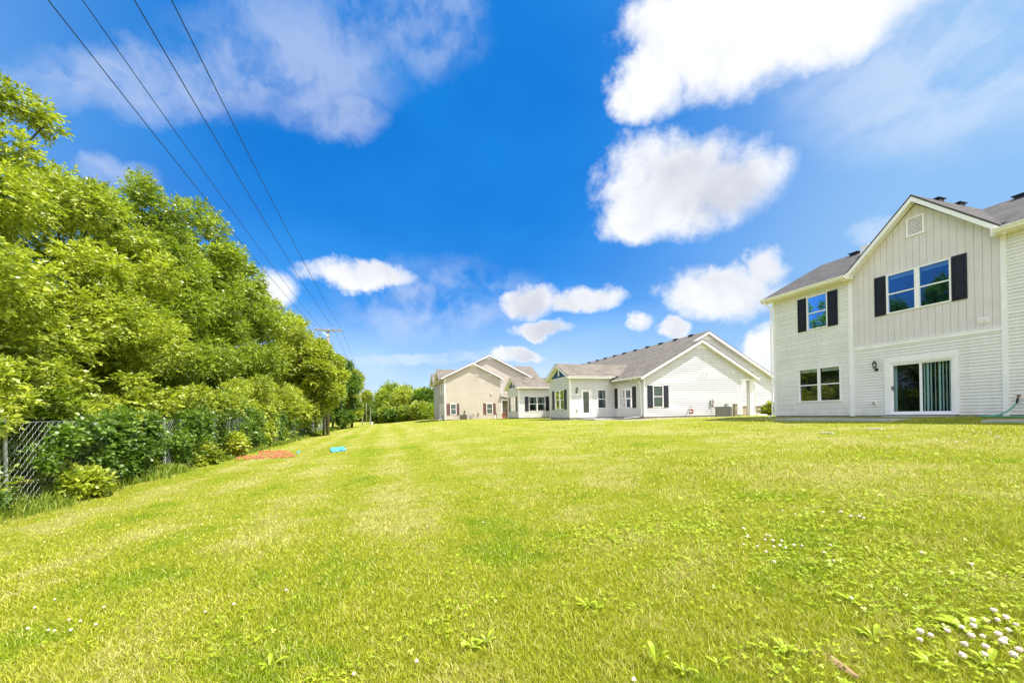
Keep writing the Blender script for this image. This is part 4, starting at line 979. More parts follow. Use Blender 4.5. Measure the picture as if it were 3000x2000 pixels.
tree('tall tree with a rounded crown, fourth along the fence', -11.2, 30.0, 12.9, 3.0, 3.0, 0.5, 14000, .15, LF[1], 14, [(-8.9, 28.8, 3.4, 1.0), (-8.8, 30.8, 4.6, 1.0)])
tree('fifth tree of the row, tall and evenly green under the power lines', -11.0, 36.5, 12.9, 3.2, 3.4, 0.3, 9500, .18, LF[1], 15, [(-8.4, 35.5, 4.2, 1.5)])
tree('golden green tree halfway down the row', -10.2, 43.5, 11.9, 3.2, 3.7, 0, 8500, .21, LF[3], 16, [(-8.2, 42.5, 4.2, 1.6), (-8.0, 46, 3.2, 1.5)])
tree('yellow green tree just left of the utility pole', -9.8, 52.0, 12.2, 3.3, 4.2, -.2, 7000, .25, LF[0], 17)
tree('bushy green tree hiding the middle of the utility pole', -5.4, 41.9, 7.7, 1.7, 1.9, .0, 11000, .19, LF[0], 27, nclump=30, rr=(.6, 1.0), trunk=.08)
tree('dark green tree right behind the utility pole', -7.4, 58.5, 10.2, 3.0, 3.6, -.4, 7500, .26, LF[2], 18, nclump=30)
tree('tall yellow green tree rising behind the darker trees past the pole', -11.5, 68.0, 14.0, 3.8, 4.8, 0, 5500, .30, LF[3], 19)
tree('deep green tree low beside the mown verge past the pole', -5.9, 65.0, 8.6, 2.3, 3.0, -1.4, 5500, .24, LF[2], 20, nclump=26)
tree('golden round tree at the right end of the row along the fence', -5.0, 71.5, 8.0, 2.7, 3.2, -1.3, 6500, .26, LF[3], 21, nclump=30)
tree('dark tree rising behind the golden tree at the end of the row', -9.0, 82.0, 11.2, 4.2, 4.5, -1.2, 5000, .34, LF[2], 22)
fg = 'far trees beyond the lawn'
for px, Y, zt, rr_, lab, mt, sd in ((1162, 108, 8.2, 5.2, 'large round green tree standing left in the far clump beyond the lawn', 1, 31),
        (1215, 102, 6.9, 5.6, 'wide green tree in the middle of the far clump beyond the lawn', 0, 32),
        (1256, 98, 5.4, 3.4, 'shorter green tree just left of the beige house', 4, 33), (1275, 112, 6.3, 3.0, 'dark tree half hidden behind the beige house', 2, 34),
        (1083, 175, 6.2, 6.5, 'small hazy tree in the gap between the tree row and the far clump', 4, 35), (1062, 150, 5.0, 5, 'pale distant tree beside the end of the tree row', 4, 36)):
    a, b = at_depth(px, Y)
    tree(lab, a, b, zt, rr_, rr_*.9, -1.0, 6000, .42, LF[mt], sd, group=fg, nclump=34, rr=(1.2, 2.1), K=6, trunk=.3)
# shrubs
def shrub(label, a, b, h, r, ntw, L, mat, seed, group=None, K=6, z0=None):
    rng = np.random.default_rng(seed); g0 = gz(a, b); t = empty('shrub', (a, b, g0), label, 'shrub', group)
    C = [(a+rng.uniform(-.6, .6)*r, b+rng.uniform(-.6, .6)*r, g0+h*rng.uniform(.15, .85), r*rng.uniform(.32, .55)) for _ in range(12)]
    Vv, Ff = twigs(rng, C, ntw, K, L, L*.3, 0.05)
    Vv[:, 2] = np.maximum(Vv[:, 2], g0+.01)
    link('foliage', npmesh('foliage', Vv-np.array([a, b, g0]), Ff, mat, 4), t)
    q = MB()
    for i in range(6):
        c = C[i]; q.tube([(a, b, g0-.05), ((a+c[0])/2+.05, (b+c[1])/2, (g0+c[2])/2), c[:3]], [.025, .018, .006], 5)
    build('stems', q, BARK, t); return t
sg = 'shrubs along the chain link fence'
near_lab = ['low leafy shrub pushing through the mesh at the left edge of the photo', 'bright shrub with long leaflets in front of the fence, nearest the camera', 'dark shrub behind the mesh below the second tree',
            'tall narrow shrub leaning on the fence beside a post', 'yellow green shrub spilling over the grass edge', 'shrub behind the fence below the pointed tree', 'pale shrub in front of the fence before the orange netting',
            'dark shrub behind the fence level with the orange netting', 'bushy shrub at the fence just past the orange netting', 'shrub hanging over the far part of the fence', 'low shrub at the fence before the pole', 'green shrub at the foot of the utility pole']
sh = [(-7.7, 10.4, 1.1, .7, 1300, .11, 1), (-6.75, 12.1, .5, .5, 700, .13, 0), (-8.0, 13.6, 2.6, 1.2, 3200, .11, 1), (-7.6, 15.9, 1.8, .6, 1300, .11, 0), (-6.9, 18.6, .8, .7, 1500, .12, 3), (-8.2, 19.6, 2.8, 1.4, 3000, .13, 1),
      (-7.0, 22.4, .9, .8, 1300, .14, 0), (-8.1, 25.5, 3.2, 1.6, 3000, .15, 2), (-7.9, 29.0, 2.6, 1.4, 2200, .17, 0), (-8.0, 33.5, 3.4, 1.9, 2400, .19, 3), (-7.9, 39.0, 3.0, 1.9, 2200, .2, 0), (-8.4, 47.0, 2.2, 2.0, 2000, .22, 1)]
for i, (a, b, h, r_, n, L, mt) in enumerate(sh): shrub(near_lab[i], a, b, h, r_, n, L, LF[mt], 50+i, sg)
hl = ['leftmost bush of the low row beyond the lawn, beside the white bucket', 'second bush from the left in the low row beyond the lawn', 'rounded bush in the left middle of the low row beyond the lawn',
      'rounded bush in the right middle of the low row beyond the lawn', 'light green bush near the right end of the low row beyond the lawn', 'last bush of the low row, next to the beige house']
for i, (px, Y, h, r_) in enumerate(((1112, 92, 2.3, 2.0), (1135, 88, 2.7, 2.3), (1165, 86, 2.8, 2.6), (1197, 84, 3.0, 2.7), (1228, 82, 3.2, 2.6), (1256, 80, 2.4, 2.0))):
    a, b = at_depth(px, Y); shrub(hl[i], a, b, h, r_, 2600, .3, LF[(4, 1, 4, 1, 0, 1)[i]], 80+i, 'bushes in front of the far trees', 5)
shrub('small bushy shrub by the stone base between the two white houses', 28.1, 24.3, .95, .62, 900, .13, LF[3], 95)
# masses nobody could count
def mass(name, label, boxes, n, L, mat, seed, K=5, kind='stuff', ratio=.28):
    rng = np.random.default_rng(seed); C = []
    for (a0, a1, b0, b1, z0, z1, r0, r1, cnt) in boxes:
        for _ in range(cnt): C.append((rng.uniform(a0, a1), rng.uniform(b0, b1), rng.uniform(z0, z1), rng.uniform(r0, r1)))
    Vv, Ff = twigs(rng, C, n, K, L, L*ratio)
    o = link(name, npmesh(name, Vv, Ff, mat, 4)); return tag(o, label, 'undergrowth', None, kind)
mass('thicket', 'dense dark undergrowth filling the strip behind the fence', [(-15.5, -12.5, 2, 75, -1.6, 4.5, 1.0, 1.8, 230), (-12, -8.6, 6, 70, -1.6, .6, .6, 1.1, 150)], 36000, .20, LF[2], 61)
mass('vine', 'leafy vines climbing over the chain link fence', [(-7.05, -6.88, 11.25, 13.4, -1.6, .1, .14, .30, 24), (-7.15, -6.85, 13.6, 15.6, -1.5, .1, .2, .4, 24), (-7.2, -6.85, 17.0, 20.6, -1.5, .1, .2, .45, 34), (-7.2, -6.9, 22.3, 45, -1.5, .1, .2, .5, 46), (-7.05, -6.9, 9.0, 10.1, -1.7, .1, .2, .4, 14), (-7.1, -6.8, 12.3, 34, -1.4, .3, .16, .32, 70)], 19000, .10, LF[2], 62, 3, ratio=.36)
mass('hanging_foliage', 'leafy boughs hanging over the top of the fence', [(-8.4, -7.1, 9.5, 26, .0, 1.3, .25, .55, 60), (-8.4, -7.0, 26, 46, .2, 2.4, .4, .9, 40)], 17000, .12, LF[0], 63)
a, b = at_depth(1000, 260)
mass('distant_wood', 'far wood closing the view behind the lawn', [(-120, a+36, 200, 300, -1, 4.5, 3, 5, 150)], 30000, .9, LF[4], 64, 4)
# tall weeds and long grass at the foot of the fence
def blades(rng, pos, h, w, lean, mat, name, label, tri=False, cat='grass'):
    n = len(pos); az = rng.uniform(0, 2*math.pi, n); d = np.stack([np.cos(az), np.sin(az), np.zeros(n)], 1)
    az2 = rng.uniform(0, 2*math.pi, n); s = np.stack([np.cos(az2), np.sin(az2), np.zeros(n)], 1)*w[:, None]
    up = np.array([0, 0, 1.0]); H = h[:, None]; Ln = (lean*h)[:, None]
    if tri:
        V = np.stack([pos-s, pos+s, pos+up*H+d*Ln], 1).reshape(-1, 3); F = np.arange(3*n).reshape(-1, 3); me = npmesh(name, V, F, mat, 3)
    else:
        V = np.stack([pos-s, pos+s, pos+s*.8+up*H*.6+d*Ln*.35, pos-s*.8+up*H*.6+d*Ln*.35, pos+up*H*.97+d*Ln, ], 1)
        V = V.reshape(-1, 3); i = np.arange(n)[:, None]*5
        q1 = np.concatenate([i+0, i+1, i+2, i+3], 1); q2 = np.concatenate([i+3, i+2, i+4, i+4], 1)
        F3 = np.concatenate([np.concatenate([i, i+1, i+2], 1), np.concatenate([i, i+2, i+3], 1), np.concatenate([i+3, i+2, i+4], 1)]); me = npmesh(name, V, F3, mat, 3)
    return tag(link(name, me), label, cat, None, 'stuff')
WEED = leaf_mat('weed_green', (0.07, 0.15, 0.012), (0.36, 0.40, 0.05), .3, .3, .8, .6)
rng = np.random.default_rng(71); n = 26000
b_ = 7+rng.random(n)**1.35*58; a_ = -7.0+rng.normal(size=n)*.28+.18*np.sin(b_*1.3)+.12*np.sin(b_*3.1)
h_ = rng.uniform(.10, .42, n)*np.clip(1.25-np.abs(a_+7.0)*.8, .35, 1.3)*(0.7+.5*np.sin(b_*.9)**2)
pos = np.stack([a_, b_, ground(a_, b_)-.02], 1)
blades(rng, pos, h_, .006+.0006*b_, rng.uniform(.1, .8, n), WEED, 'tall_weeds', 'long grass and weeds along the foot of the fence', cat='weeds')
# ------------------------------------------------------------------ lawn grass: blade size grows as blades thin out with distance
m, nt = newmat('grass_blade'); co = obco(nt); c = lawn_color(nt, co, True)
p = bsdf(nt, c, 0.5, 0.25); t = nt.n('ShaderNodeBsdfTranslucent'); nt.l(nt.mix(1.0, c, (1.0, 1.05, .7, 1), 'MULTIPLY'), t.inputs[0])
ms = nt.n('ShaderNodeMixShader'); ms.inputs[0].default_value = .35; nt.l(p, ms.inputs[1]); nt.l(t.outputs[0], ms.inputs[2]); finish(nt, ms.outputs[0])
GRASS = m
def patchnoise(a, b, s, seed):
    r = np.random.default_rng(seed); o = np.zeros_like(a)
    for k in range(7):
        f = s*(1.5**k)*.6; th = r.uniform(0, 6.28); ph = r.uniform(0, 6.28, 2)
        o += np.sin((a*math.cos(th)+b*math.sin(th))*f+ph[0])*np.cos((a*math.sin(th)-b*math.cos(th))*f*.8+ph[1])/(1+.35*k)
    return o/3
def lawn_points(rng, n, y0, y1):
    u = rng.random(n); Y = 1/((1/y0)*(1-u)+(1/y1)*u) if y0 > 0 else 0
    X = rng.uniform(-1.36, 1.36, n)*(Y+.3)
    a = X*D2[0]+Y*D2[1]; b = X*D1[0]+Y*D1[1]
    ok = (a > -7.25) & ~((a > 18.4)) & ~((a > 16.35) & (b > 9.5) & (b < 14)) & ~((a > 16.45) & (b > 1.8) & (b < 7.5)) & ~((a > 13.0) & (b > 27.9)) & ~((a > 16.8) & (b > 24.1)) & ~((a > 6.8) & (b > 48.8)) & ~((a > 13.8) & (b > 25.5))
    stony = (a > 14) & (a < 23.5) & (b > 21.2) & (b < 28.2) & (patchnoise(a, b, 1.2, 5) > -.25)
    ok &= ~stony
    return a[ok], b[ok], Y[ok]
rng = np.random.default_rng(81)
a_, b_, Y_ = lawn_points(rng, 760000, 0.85, 48.0)
n = len(a_); pn = patchnoise(a_, b_, 1.1, 9)
h_ = np.clip(rng.normal(.029, .010, n)+.012*pn, .010, .10)*(1+np.clip(Y_-12, 0, 40)*.012)
h_ *= 1+np.clip((a_-1.5)/3, 0, 1)*np.clip(patchnoise(a_, b_, 1.9, 17)+.15, 0, 1)*1.5
tall = rng.random(n) > .995; h_[tall] *= rng.uniform(1.5, 2.6, tall.sum())
w_ = .00105*np.clip(Y_, 1.3, 50)**.88
blades(rng, np.stack([a_, b_, ground(a_, b_)-.006], 1), h_, w_, rng.uniform(.1, 1.3, n), GRASS, 'grass', 'short yellow green lawn grass with dry straw patches', tri=False)
# clover leaves
m = leaf_mat('clover_leaf', (0.22, 0.31, 0.012), (0.46, 0.53, 0.03), .35, .3, 2.0, .6)
cl = []
for px, py, rx, ry, cnt, hh in ((2930, 1720, .9, .8, 3000, .07), (2960, 1860, .5, .5, 1900, .08), (2620, 1640, 1.1, .7, 2200, .06), (2250, 1580, 1.3, .7, 1700, .05), (2450, 1500, 1.4, .8, 1200, .05), (1850, 1560, .8, .5, 900, .05), (2750, 1800, .6, .4, 1200, .05),
                               (1350, 1800, .35, .25, 420, .05), (1080, 1960, .35, .2, 600, .04), (820, 1770, .3, .2, 350, .04), (200, 1870, .5, .3, 800, .04), (640, 1900, .3, .15, 420, .05), (1700, 1790, .3, .2, 420, .05), (2330, 1930, .25, .15, 420, .06), (2060, 1480, .9, .6, 500, .05), (1500, 1450, 1, .7, 500, .04), (2700, 1420, 2, 1.5, 800, .06), (2900, 1560, 1.2, .7, 1500, .06)):
    c0 = gpos(px, py); cnt = int(cnt*(.36 if px > 1700 else .16)); sub = rng.normal(size=(max(5, cnt//60), 2))*.62; q_ = sub[rng.integers(len(sub), size=cnt)]+rng.normal(size=(cnt, 2))*.30
    cl.append(np.stack([c0[0]+q_[:, 0]*rx, c0[1]+q_[:, 1]*ry, rng.uniform(.3, .85, cnt)*hh], 1))
cl = np.concatenate(cl); n = len(cl)
ok = (cl[:, 0] < 15.5); cl = cl[ok]; n = len(cl)
Yc = np.abs(cl[:, 0]*D2[1]+cl[:, 1]*D1[1]); R_ = rng.uniform(.0055, .0105, n)*np.clip(Yc/3, 1, 4)
az = rng.uniform(0, 6.28, n); Vs = []; gcl = ground(cl[:, 0], cl[:, 1])
nrm = unit(np.stack([rng.normal(size=n)*.3, rng.normal(size=n)*.3, np.ones(n)], 1))
for k in range(3):
    a0 = az+k*2.094; d = unit(np.cross(nrm, np.stack([np.sin(a0), -np.cos(a0), np.zeros(n)], 1))); s = np.cross(nrm, d)
    B = np.stack([cl[:, 0], cl[:, 1], gcl+cl[:, 2]], 1); r2 = R_[:, None]
    Vs.append(np.stack([B, B+d*r2*.6+s*r2*.62, B+d*r2*1.5+s*r2*.6, B+d*r2*1.65, B+d*r2*1.5-s*r2*.6, B+d*r2*.6-s*r2*.62], 1).reshape(-1, 3))
Vv = np.concatenate(Vs); Ff = np.arange(len(Vv)).reshape(-1, 6)
tag(link('clover', npmesh('clover', Vv, Ff, m, 6)), 'patches of bright green clover leaves in the lawn', 'clover', None, 'stuff')
# white clover flowers, each one its own thing
fl = MB(); rf_ = random.Random(4)
fl.lathe((0, 0, .0), [(0, .052), (.007, .053), (.0125, .060), (.0135, .067), (.010, .074), (0, .077)], 9)
for i in range(34):
    z_ = rf_.uniform(.054, .073); a0 = rf_.uniform(0, 6.28); rr_ = .0125*math.sqrt(max(.1, 1-((z_-.064)/.013)**2)); d = Vector((math.cos(a0), math.sin(a0), rf_.uniform(-.1, .9))).normalized(); o = Vector((math.cos(a0)*rr_*.8, math.sin(a0)*rr_*.8, z_)); s = d.cross(Vector((0, 0, 1))).normalized()*.0022
    fl.add([o-s, o+s, o+d*.008+s*.4, o+d*.008-s*.4], [(0, 1, 2, 3)])
fme = bpy.data.meshes.new('flower_head'); fme.from_pydata(fl.v, [], fl.f); fme.materials.append(PETAL)
stm = MB().tube([(0, 0, -.01), (.004, 0, .03), (0, 0, .054)], .0014, 5); sme = bpy.data.meshes.new('stem'); sme.from_pydata(stm.v, [], stm.f); sme.materials.append(WEED)
def flower(px, py, label, group, k=1.0, tilt=None):
    a, b, z = gpos(px, py)
    o = bpy.data.objects.new('clover_flower', None); COL.objects.link(o); o.location = (a, b, z); k *= (.78 if px > 2600 else .62); o.scale = (k, k, k); o.empty_display_size = .05
    o.rotation_euler = (rf_.uniform(-.3, .3), rf_.uniform(-.3, .3), rf_.uniform(0, 6.28)); tag(o, label, 'flower', group)
    link('flower_head', fme, o); link('stem', sme, o)
pts = [(2700,1850),(2705,1870),(2730,1852),(2783,1842),(2838,1863),(2886,1862),(2922,1873),(2954,1872),(2941,1833),(2938,1802),(2905,1783),(2909,1808),(2851,1808),(2850,1832),(2966,1825),(2872,1892),(2801,1912),(2875,1910),(2960,1918),(2845,1895),(2935,1860),(2943,1882),(2996,1915),(2810,1826),(2880,1815)]
for p_ in pts: flower(p_[0], p_[1]+34, 'pinkish white clover flower in the cluster near the lower right corner', 'clover flowers in the lower right corner', rf_.uniform(.9, 1.15))
pts = [(2250,1573),(2265,1590),(2287,1591),(2297,1615),(2245,1623),(2225,1607),(2190,1575),(2175,1600),(2350,1604),(2408,1625),(2240,1586),(2270,1604),(2180,1553),(2255,1572),(2195,1574),(2272,1653),(2330,1602),(2290,1605),(2435,1605),(2450,1650)]
for p_ in pts: flower(p_[0], p_[1]+10, 'small white clover flower in the patch right of the middle of the lawn', 'clover flowers right of the middle', rf_.uniform(.9, 1.2))
pts = [(2465,1506),(2490,1517),(2515,1519),(2525,1522),(2523,1510),(2465,1506),(2410,1505),(2290,1502),(2330,1515)]
for p_ in pts: flower(p_[0], p_[1]+8, 'small white clover flower in the lawn in front of the sliding door', 'clover flowers below the sliding door', rf_.uniform(1, 1.3))
pts = [(2855,1272),(2868,1270),(2880,1275),(2890,1271),(2900,1273),(2862,1280),(2845,1275),(2898,1279),(2926,1286),(2940,1292),(2812,1281),(2800,1303),(2830,1302),(2915,1290),(2600,1283),(2635,1284),(2605,1287)]
for p_ in pts: flower(p_[0], p_[1]+3, 'tiny white clover flower near the right edge, close to the tall house', 'clover flowers close to the tall house', rf_.uniform(1.0, 1.6))
pts = [(150,1834),(155,1839),(203,1808),(244,1811),(215,1841),(276,1829),(78,1835),(165,1746),(105,1772),(128,1574),(310,1772),(143,1841)]
for p_ in pts: flower(p_[0], p_[1]+24, 'white clover flower in the lawn near the left edge', 'clover flowers on the left', rf_.uniform(.9, 1.1))
pts = [(690,1764),(838,1725),(597,1790),(1215,1944),(1042,1985),(1850,1994),(1417,1521),(1255,1533),(2488,1754),(2846,1659),(2694,1620),(350,1526),(590,1526)]
labs = ['white clover flower alone in the short grass left of centre', 'larger white clover flower on the dry patch left of centre', 'white clover flower alone in the grass between left edge and centre', 'white clover flower low in the foreground left of centre', 'white clover flower at the bottom edge left of centre',
        'white clover flower at the bottom edge right of centre', 'white clover flower in the mid lawn near the centre', 'faint white clover flower in the mid lawn left of centre', 'single pink clover flower on the grass above the lower right cluster', 'single pinkish clover flower near the right edge above the cluster', 'pinkish clover flower amid the leafy patch on the right', 'white clover flower near the shadow of the left shrubs', 'white clover flower on the mown lane left of centre']
for p_, l_ in zip(pts, labs): flower(p_[0], p_[1]+20, l_, None, 1.0)
ORD = 'first second third fourth fifth sixth seventh eighth ninth tenth eleventh twelfth thirteenth fourteenth fifteenth sixteenth seventeenth eighteenth nineteenth twentieth twenty-first twenty-second twenty-third twenty-fourth twenty-fifth twenty-sixth'.split()
for gname in {o.get('group') for o in COL.objects if o.name.startswith('clover_flower') and o.get('group')}:
    fs = sorted([o for o in COL.objects if o.name.startswith('clover_flower') and o.get('group') == gname], key=lambda o: (o.location.x*D2[0]+o.location.y*D1[0])/(o.location.x*D2[1]+o.location.y*D1[1]))
    for i, o in enumerate(fs): o['label'] = ('leftmost of the ' if i == 0 else 'rightmost of the ' if i == len(fs)-1 else ORD[i]+' from the left of the ')+gname
# broad leaved weeds
def rosette(px, py, n, L, label, up=.6, wd=.3):
    a, b, z = gpos(px, py); o = empty('broadleaf_weed', (a, b, z), label, 'weed', 'broad leaved weeds in the lawn'); o.empty_display_size = .05
    rr_ = random.Random(int(px)); 
    for i in range(n):
        az = i*6.283/n+rr_.uniform(-.3, .3); l = L*rr_.uniform(.7, 1.1); d = Vector((math.cos(az), math.sin(az), 0)); s = Vector((-d.y, d.x, 0)); u = up*rr_.uniform(.6, 1.3); q = MB(); row = []
        for k, (t_, ww) in enumerate(((0, .12), (.25, .55), (.5, 1), (.75, .8), (.92, .35), (1, .03))):
            c = d*l*t_+Vector((0, 0, l*u*math.sin(t_*2.0)*.8+.004)); row.append((c+s*l*wd*ww*.5+Vector((0, 0, .1*l*ww*wd)), c, c-s*l*wd*ww*.5+Vector((0, 0, .1*l*ww*wd))))
        for r0_, r1_ in zip(row[:-1], row[1:]): q.add([r0_[0], r0_[1], r1_[1], r1_[0]], [(0, 1, 2, 3)]); q.add([r0_[1], r0_[2], r1_[2], r1_[1]], [(0, 1, 2, 3)])
        q.v = [(v[0]+a, v[1]+b, v[2]+z) for v in q.v]; build('leaf', q, m, o, smooth=True)
for args in ((2005, 1975, 6, .07, 'broad leaved weed with upright pale leaves at the bottom edge right of centre'), (1925, 1960, 4, .085, 'tall narrow leaved weed at the bottom edge, nearest the centre', 1.3), (2105, 1960, 5, .06, 'small weed with one upright leaf near the bottom edge'),
             (1385, 1905, 5, .09, 'bright round leaved weed low in the foreground centre'), (1425, 1888, 6, .07, 'small leafy weed just right of the round leaved one'), (2560, 1880, 6, .08, 'weed with paired leaves left of the clover cluster'), (2300, 1915, 7, .08, 'leafy weed beside the tan bark scrap'),
             (2730, 1960, 6, .08, 'lush weed with wide leaves under the clover cluster'), (2900, 1960, 8, .09, 'lush weed with long leaves in the bottom right corner'), (2830, 1850, 5, .12, 'weed with a wide pale leaf inside the clover cluster', .5, .5), (2500, 1770, 6, .10, 'pale leaved weed in the leafy patch on the right'), (1720, 1785, 6, .07, 'leafy weed on the dry patch right of centre'), (1990, 1640, 5, .07, 'small weed in the mid lawn right of centre'), (790, 1960, 4, .09, 'flat leaved weed at the bottom edge left of centre'), (960, 1690, 6, .05, 'tiny leafy weed in the mid lawn left of centre')):
    rosette(args[0], args[1], args[2], args[3], *args[4:])
# ------------------------------------------------------------------ chain link fence
fe = empty('chain_link_fence', (-7.0, 25, gz(-7, 25)), 'weathered chain link fence overgrown with vines along the left side of the lawn', 'fence')
q = MB(); st = .078; b0 = 5.0
for i in range(int(55/st)):
    b = b0+i*st; g = gz(-7, b); step = st if b < 26 else st*2; nseg = int(1.80/step)
    if b >= 26 and i % 2: continue
    pts = [(-7.0+(.004 if k % 2 else -.004), b+(step*.62 if (k+i) % 2 else -step*.08), g-.0+step*k) for k in range(nseg+1)]
    o = len(q.v); r_ = .0028 if b < 26 else .0045
    for (x, y, z) in pts: q.v += [(x, y-r_, z), (x, y+r_, z), (x+r_*1.4, y, z)]
    for k in range(nseg):
        for e in range(3): e2 = (e+1) % 3; q.f.append((o+3*k+e, o+3*k+e2, o+3*k+3+e2, o+3*k+3+e))
build('mesh_panel', q, FENCEM, fe)
for i in range(19):
    b = 4.5+3.05*i+(.0); g = gz(-7, b); q = MB().tube([(-7.05, b, g-.3), (-7.05, b, g+1.84)], .032, 9); q.lathe((-7.05, b, g+1.84), [(.036, -.03), (.036, 0), (.02, .03), (0, .035)], 9)
    build('post', q, METAL, fe)
q = MB().tube([(-7.01, 4.5+3.05*i, gz(-7, 4.5+3.05*i)+1.80) for i in range(19)], .006, 5); build('tension_wire', q, METAL, fe)
# ------------------------------------------------------------------ utility poles and lines
def pole(a, b, ztop, label, lean=0.0):
    g = gz(a, b); t = empty('utility_pole', (a, b, g), label, 'utility pole', 'wooden utility poles')
    q = MB().tube([(a, b, g-.3), (a+lean*.5, b, (g+ztop)/2), (a+lean, b, ztop)], [.165, .14, .115], 10); build('pole', q, WOOD, t, smooth=True)
    x = a+lean; q = MB().box(x-1.28, x+1.28, b-.17, b-.06, ztop-.22, ztop-.08); q.tube([(x-.0, b-.12, ztop-.08), (x, b-.12, ztop+.0)], .03, 6); build('crossarm', q, WOOD, t)
    for s in (-1, 1): build('brace', MB().tube([(x+s*.62, b-.13, ztop-.2), (x, b-.13, ztop-.75)], .02, 5), METAL, t)
    for dx in (-1.15, .5, 1.22): build('insulator', MB().lathe((x+dx, b-.12, ztop-.08), [(.015, 0), (.015, .08), (.05, .09), (.045, .12), (.03, .13), (.045, .15), (.02, .19), (0, .2)], 8), plain('porcelain', (.35, .34, .32), .3), t)
    build('insulator', MB().lathe((x+.16, b-.05, ztop-.95), [(.0, 0), (.045, .02), (.03, .05), (.045, .08), (0, .1)], 8), MATS['porcelain'], t)
    return x
def onA(px, py, a):
    d = ray(px, py); t = a/d.x; return t*d.y, t*d.z
x1 = pole(-5.45, 45.3, 8.98, 'wooden utility pole with a crossarm standing in front of the tree row', .22)
b2 = onA(1073, 1142, -5.2)[0]
x2 = pole(-5.3, b2, onA(1073, 1142, -5.2)[1]+.15, 'distant wooden utility pole with a crossarm past the end of the tree row', 0)
z2 = onA(1073, 1142, -5.2)[1]+.15
wl = ['lowest left power line, fixed to the left end of the crossarm', 'thin power line fixed to the side of the pole below the crossarm', 'power line fixed to the crossarm just right of the pole', 'power line fixed to the right end of the crossarm']
for k, (dx, dz, rd) in enumerate(((-1.15, .12, .012), (.16, -.9, .009), (.5, .12, .012), (1.22, .12, .012))):
    zp = 8.98+dz; a = x1+dx; q = MB(); pts = []
    for i in range(41):
        b = -40+85.3*i/40; pts.append((a+(b-45.3)*.0, b-.1, zp-(.62)*(1-((b-22)/23.3)**2) if b > -1.3 else zp-.62*(1-((b+24.6)/23.3)**2)))
    for i in range(1, 31):
        t = i/30; pts.append((a+(x2+dx-a)*t, 45.3-.1+(b2-45.3)*t, zp+(z2+dz-zp)*t-1.1*4*t*(1-t)))
    q.tube(pts, rd, 5, cap=False); tag(build('power_line', q, WIREM, None, (a, 0, 0)), wl[k], 'power line', 'overhead power lines')
# small things beyond the lawn
def stake(px, py, h, r, lab, mat=PALEW, lean=.0, name='wooden_post', group=None):
    a, b, z = gpos(px, py); q = MB().tube([(a, b, z-.2), (a+lean, b, z+h)], [r, r*.9], 8); q.lathe((a+lean, b, z+h), [(r*.9, 0), (0, r*.4)], 8)
    tag(build(name, q, mat, None, (a, b, z)), lab, 'post', group)
stake(957, 1268, 1.0, .055, 'short leaning pale stake at the foot of the utility pole', PALEW, .14)
a, b = at_depth(1060, 88); z = gz(a, b)
for px, Y, h, lab in ((1061, 82, 3.3, 'thin grey post at the right end of the tree row'), (1084, 86, 3.7, 'leaning grey post in the gap right of the tree row'), (1090, 120, 3.4, 'faint thin post farthest off in the gap')):
    a, b = at_depth(px, Y); z = gz(a, b); tag(build('wooden_post', MB().tube([(a, b, z-.2), (a+.12, b, z+h)], [.11, .09], 8).lathe((a+.12, b, z+h), [(.09, 0), (0, .04)], 8), WOOD, None, (a, b, z)), lab, 'post', 'posts in the gap')
a, b = at_depth(1088, 76); z = gz(a, b)
bk = empty('bucket', (a, b, z), 'small white bucket standing in the grass by the far bushes', 'bucket')
build('bucket_body', MB().lathe((a, b, z), [(0, .0), (.19, 0), (.24, .55), (.215, .55), (.17, .03), (0, .03)], 14), TRIM, bk); build('handle', MB().tube([(a-.23, b, z+.5), (a-.1, b-.2, z+.3), (a+.1, b-.2, z+.3), (a+.23, b, z+.5)], .012, 5), METAL, bk)
# orange netting and blue tarp
def crumple(name, label, cat, px0, px1, py0, py1, mat, h, nx, ny, seed, net=False):
    p0 = gpos(px0, py1); p1 = gpos(px1, py1-6); p2 = gpos(px0, py0); r = np.random.default_rng(seed)
    c = Vector(p0); u = Vector(p1)-c; v = Vector((p2[0], p2[1], 0))-Vector((c.x, c.y, 0)); v.z = 0; u.z = 0
    g = MB(); idx = {}
    hz = r.random((nx+1, ny+1))*h
    for i in range(nx+1):
        for j in range(ny+1):
            e = min(i, nx-i, j, ny-j); k = min(1, e/1.5)
            jx, jy = (r.random(2)-.5)*.6; x = c+u*((i+jx)/nx)+v*((j+jy)/ny); z = gz(x.x, x.y)+.018+hz[i, j]*(.25+.75*k)
            idx[i, j] = len(g.v); g.v.append((x.x, x.y, z))
    for i in range(nx):
        for j in range(ny):
            if (min(i, nx-1-i) == 0 or min(j, ny-1-j) == 0) and r.random() < .35: continue
            if net and r.random() < .38: continue
            g.f.append((idx[i, j], idx[i+1, j], idx[i+1, j+1], idx[i, j+1]))
    me_o = build(name, g, mat, None, tuple(c))
    if net:
        w_ = me_o.modifiers.new('strands', 'WIREFRAME'); w_.thickness = .02; w_.use_replace = True
    else:
        w_ = me_o.modifiers.new('cloth', 'SOLIDIFY'); w_.thickness = .006
    tag(me_o, label, cat); return me_o
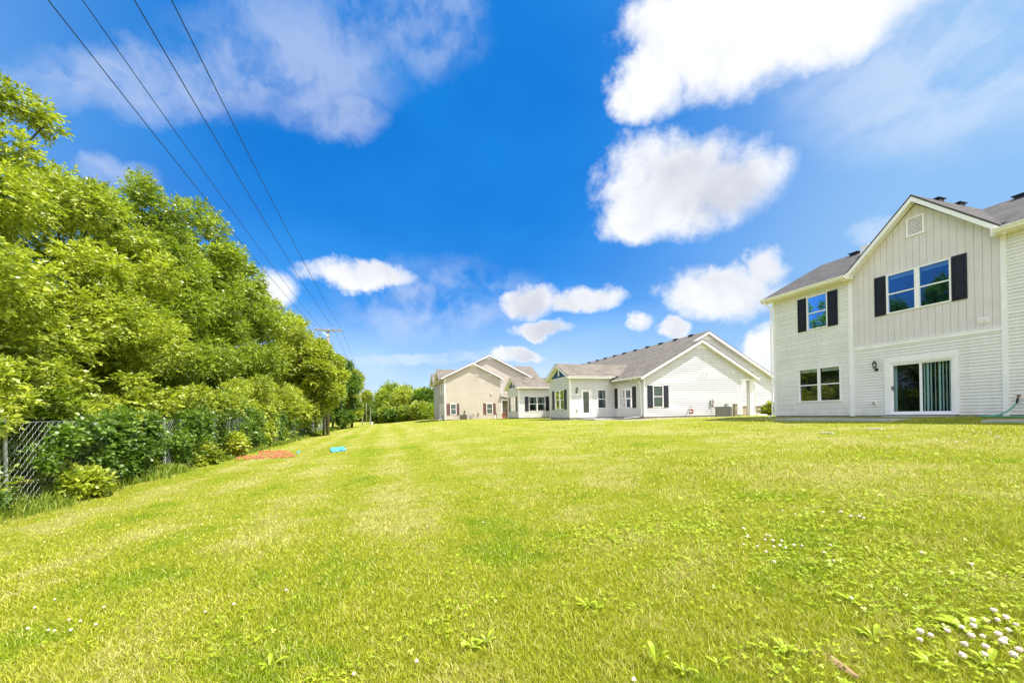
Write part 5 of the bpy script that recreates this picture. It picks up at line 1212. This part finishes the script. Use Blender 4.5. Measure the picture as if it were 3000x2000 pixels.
crumple('plastic_netting', 'larger heap of orange plastic netting lying on the lawn near the fence', 'netting', 755, 868, 1322, 1345, ORANGE, .02, 34, 14, 3, True)
crumple('plastic_netting', 'thin strip of orange plastic netting left of the larger orange heap', 'netting', 690, 775, 1338, 1350, ORANGE, .015, 26, 6, 4, True)
crumple('tarp', 'crumpled bright blue tarp lying on the lawn', 'tarp', 966, 1014, 1314, 1327, BLUEP, .07, 14, 7, 5)
crumple('plastic_scrap', 'tiny scrap of blue plastic between the orange netting and the blue tarp', 'plastic scrap', 870, 880, 1325, 1330, BLUEP, .06, 4, 3, 6)
a, b, z = gpos(2472, 1966)
q = MB(); pr = [(-.14, .018), (-.10, .03), (-.02, .032), (.05, .028), (.14, .016)]; r9 = random.Random(2); rows = []
for x, wv in pr:
    rows.append([(x, -wv, .012+r9.uniform(0, .006)), (x, -wv*.4, .030), (x, wv*.5, .028+r9.uniform(-.004, .004)), (x, wv, .010)])
for r0_, r1_ in zip(rows[:-1], rows[1:]):
    for k in range(3): q.add([r0_[k], r1_[k], r1_[k+1], r0_[k+1]], [(0, 1, 2, 3)])
e0 = gpos(2428, 1932); e1 = gpos(2515, 1998); dd = Vector((e1[0]-e0[0], e1[1]-e0[1], 0)); ll = dd.length; dd.normalize(); kx = ll/.28*.9
q.v = [(a+dd.x*v[0]*kx-dd.y*v[1]*.7, b+dd.y*v[0]*kx+dd.x*v[1]*.7, z+v[2]*.8+.002) for v in q.v]
bks = build('bark_scrap', q, plain('tan_bark', (.34, .21, .12), .9, .45, 30, bump=.4), None, (a, b, z)); bks.modifiers.new('t', 'SOLIDIFY').thickness = .006
tag(bks, 'tan strip of bark lying in the grass at the bottom edge', 'bark')
for px, py, lab in ((2423, 1270, 'short white board lying in the lawn below the lower double window'), (2563, 1258, 'short white board lying in the lawn left of the sliding door')):
    a, b, z = gpos(px, py); o = build('scrap_board', MB().box(a-.035, a+.035, b-.17, b+.17, z+.012, z+.034).box(a-.037, a-.01, b-.18, b-.05, z+.035, z+.046), TRIM, None, (a, b, z)); tag(o, lab, 'board', 'white scraps of board')
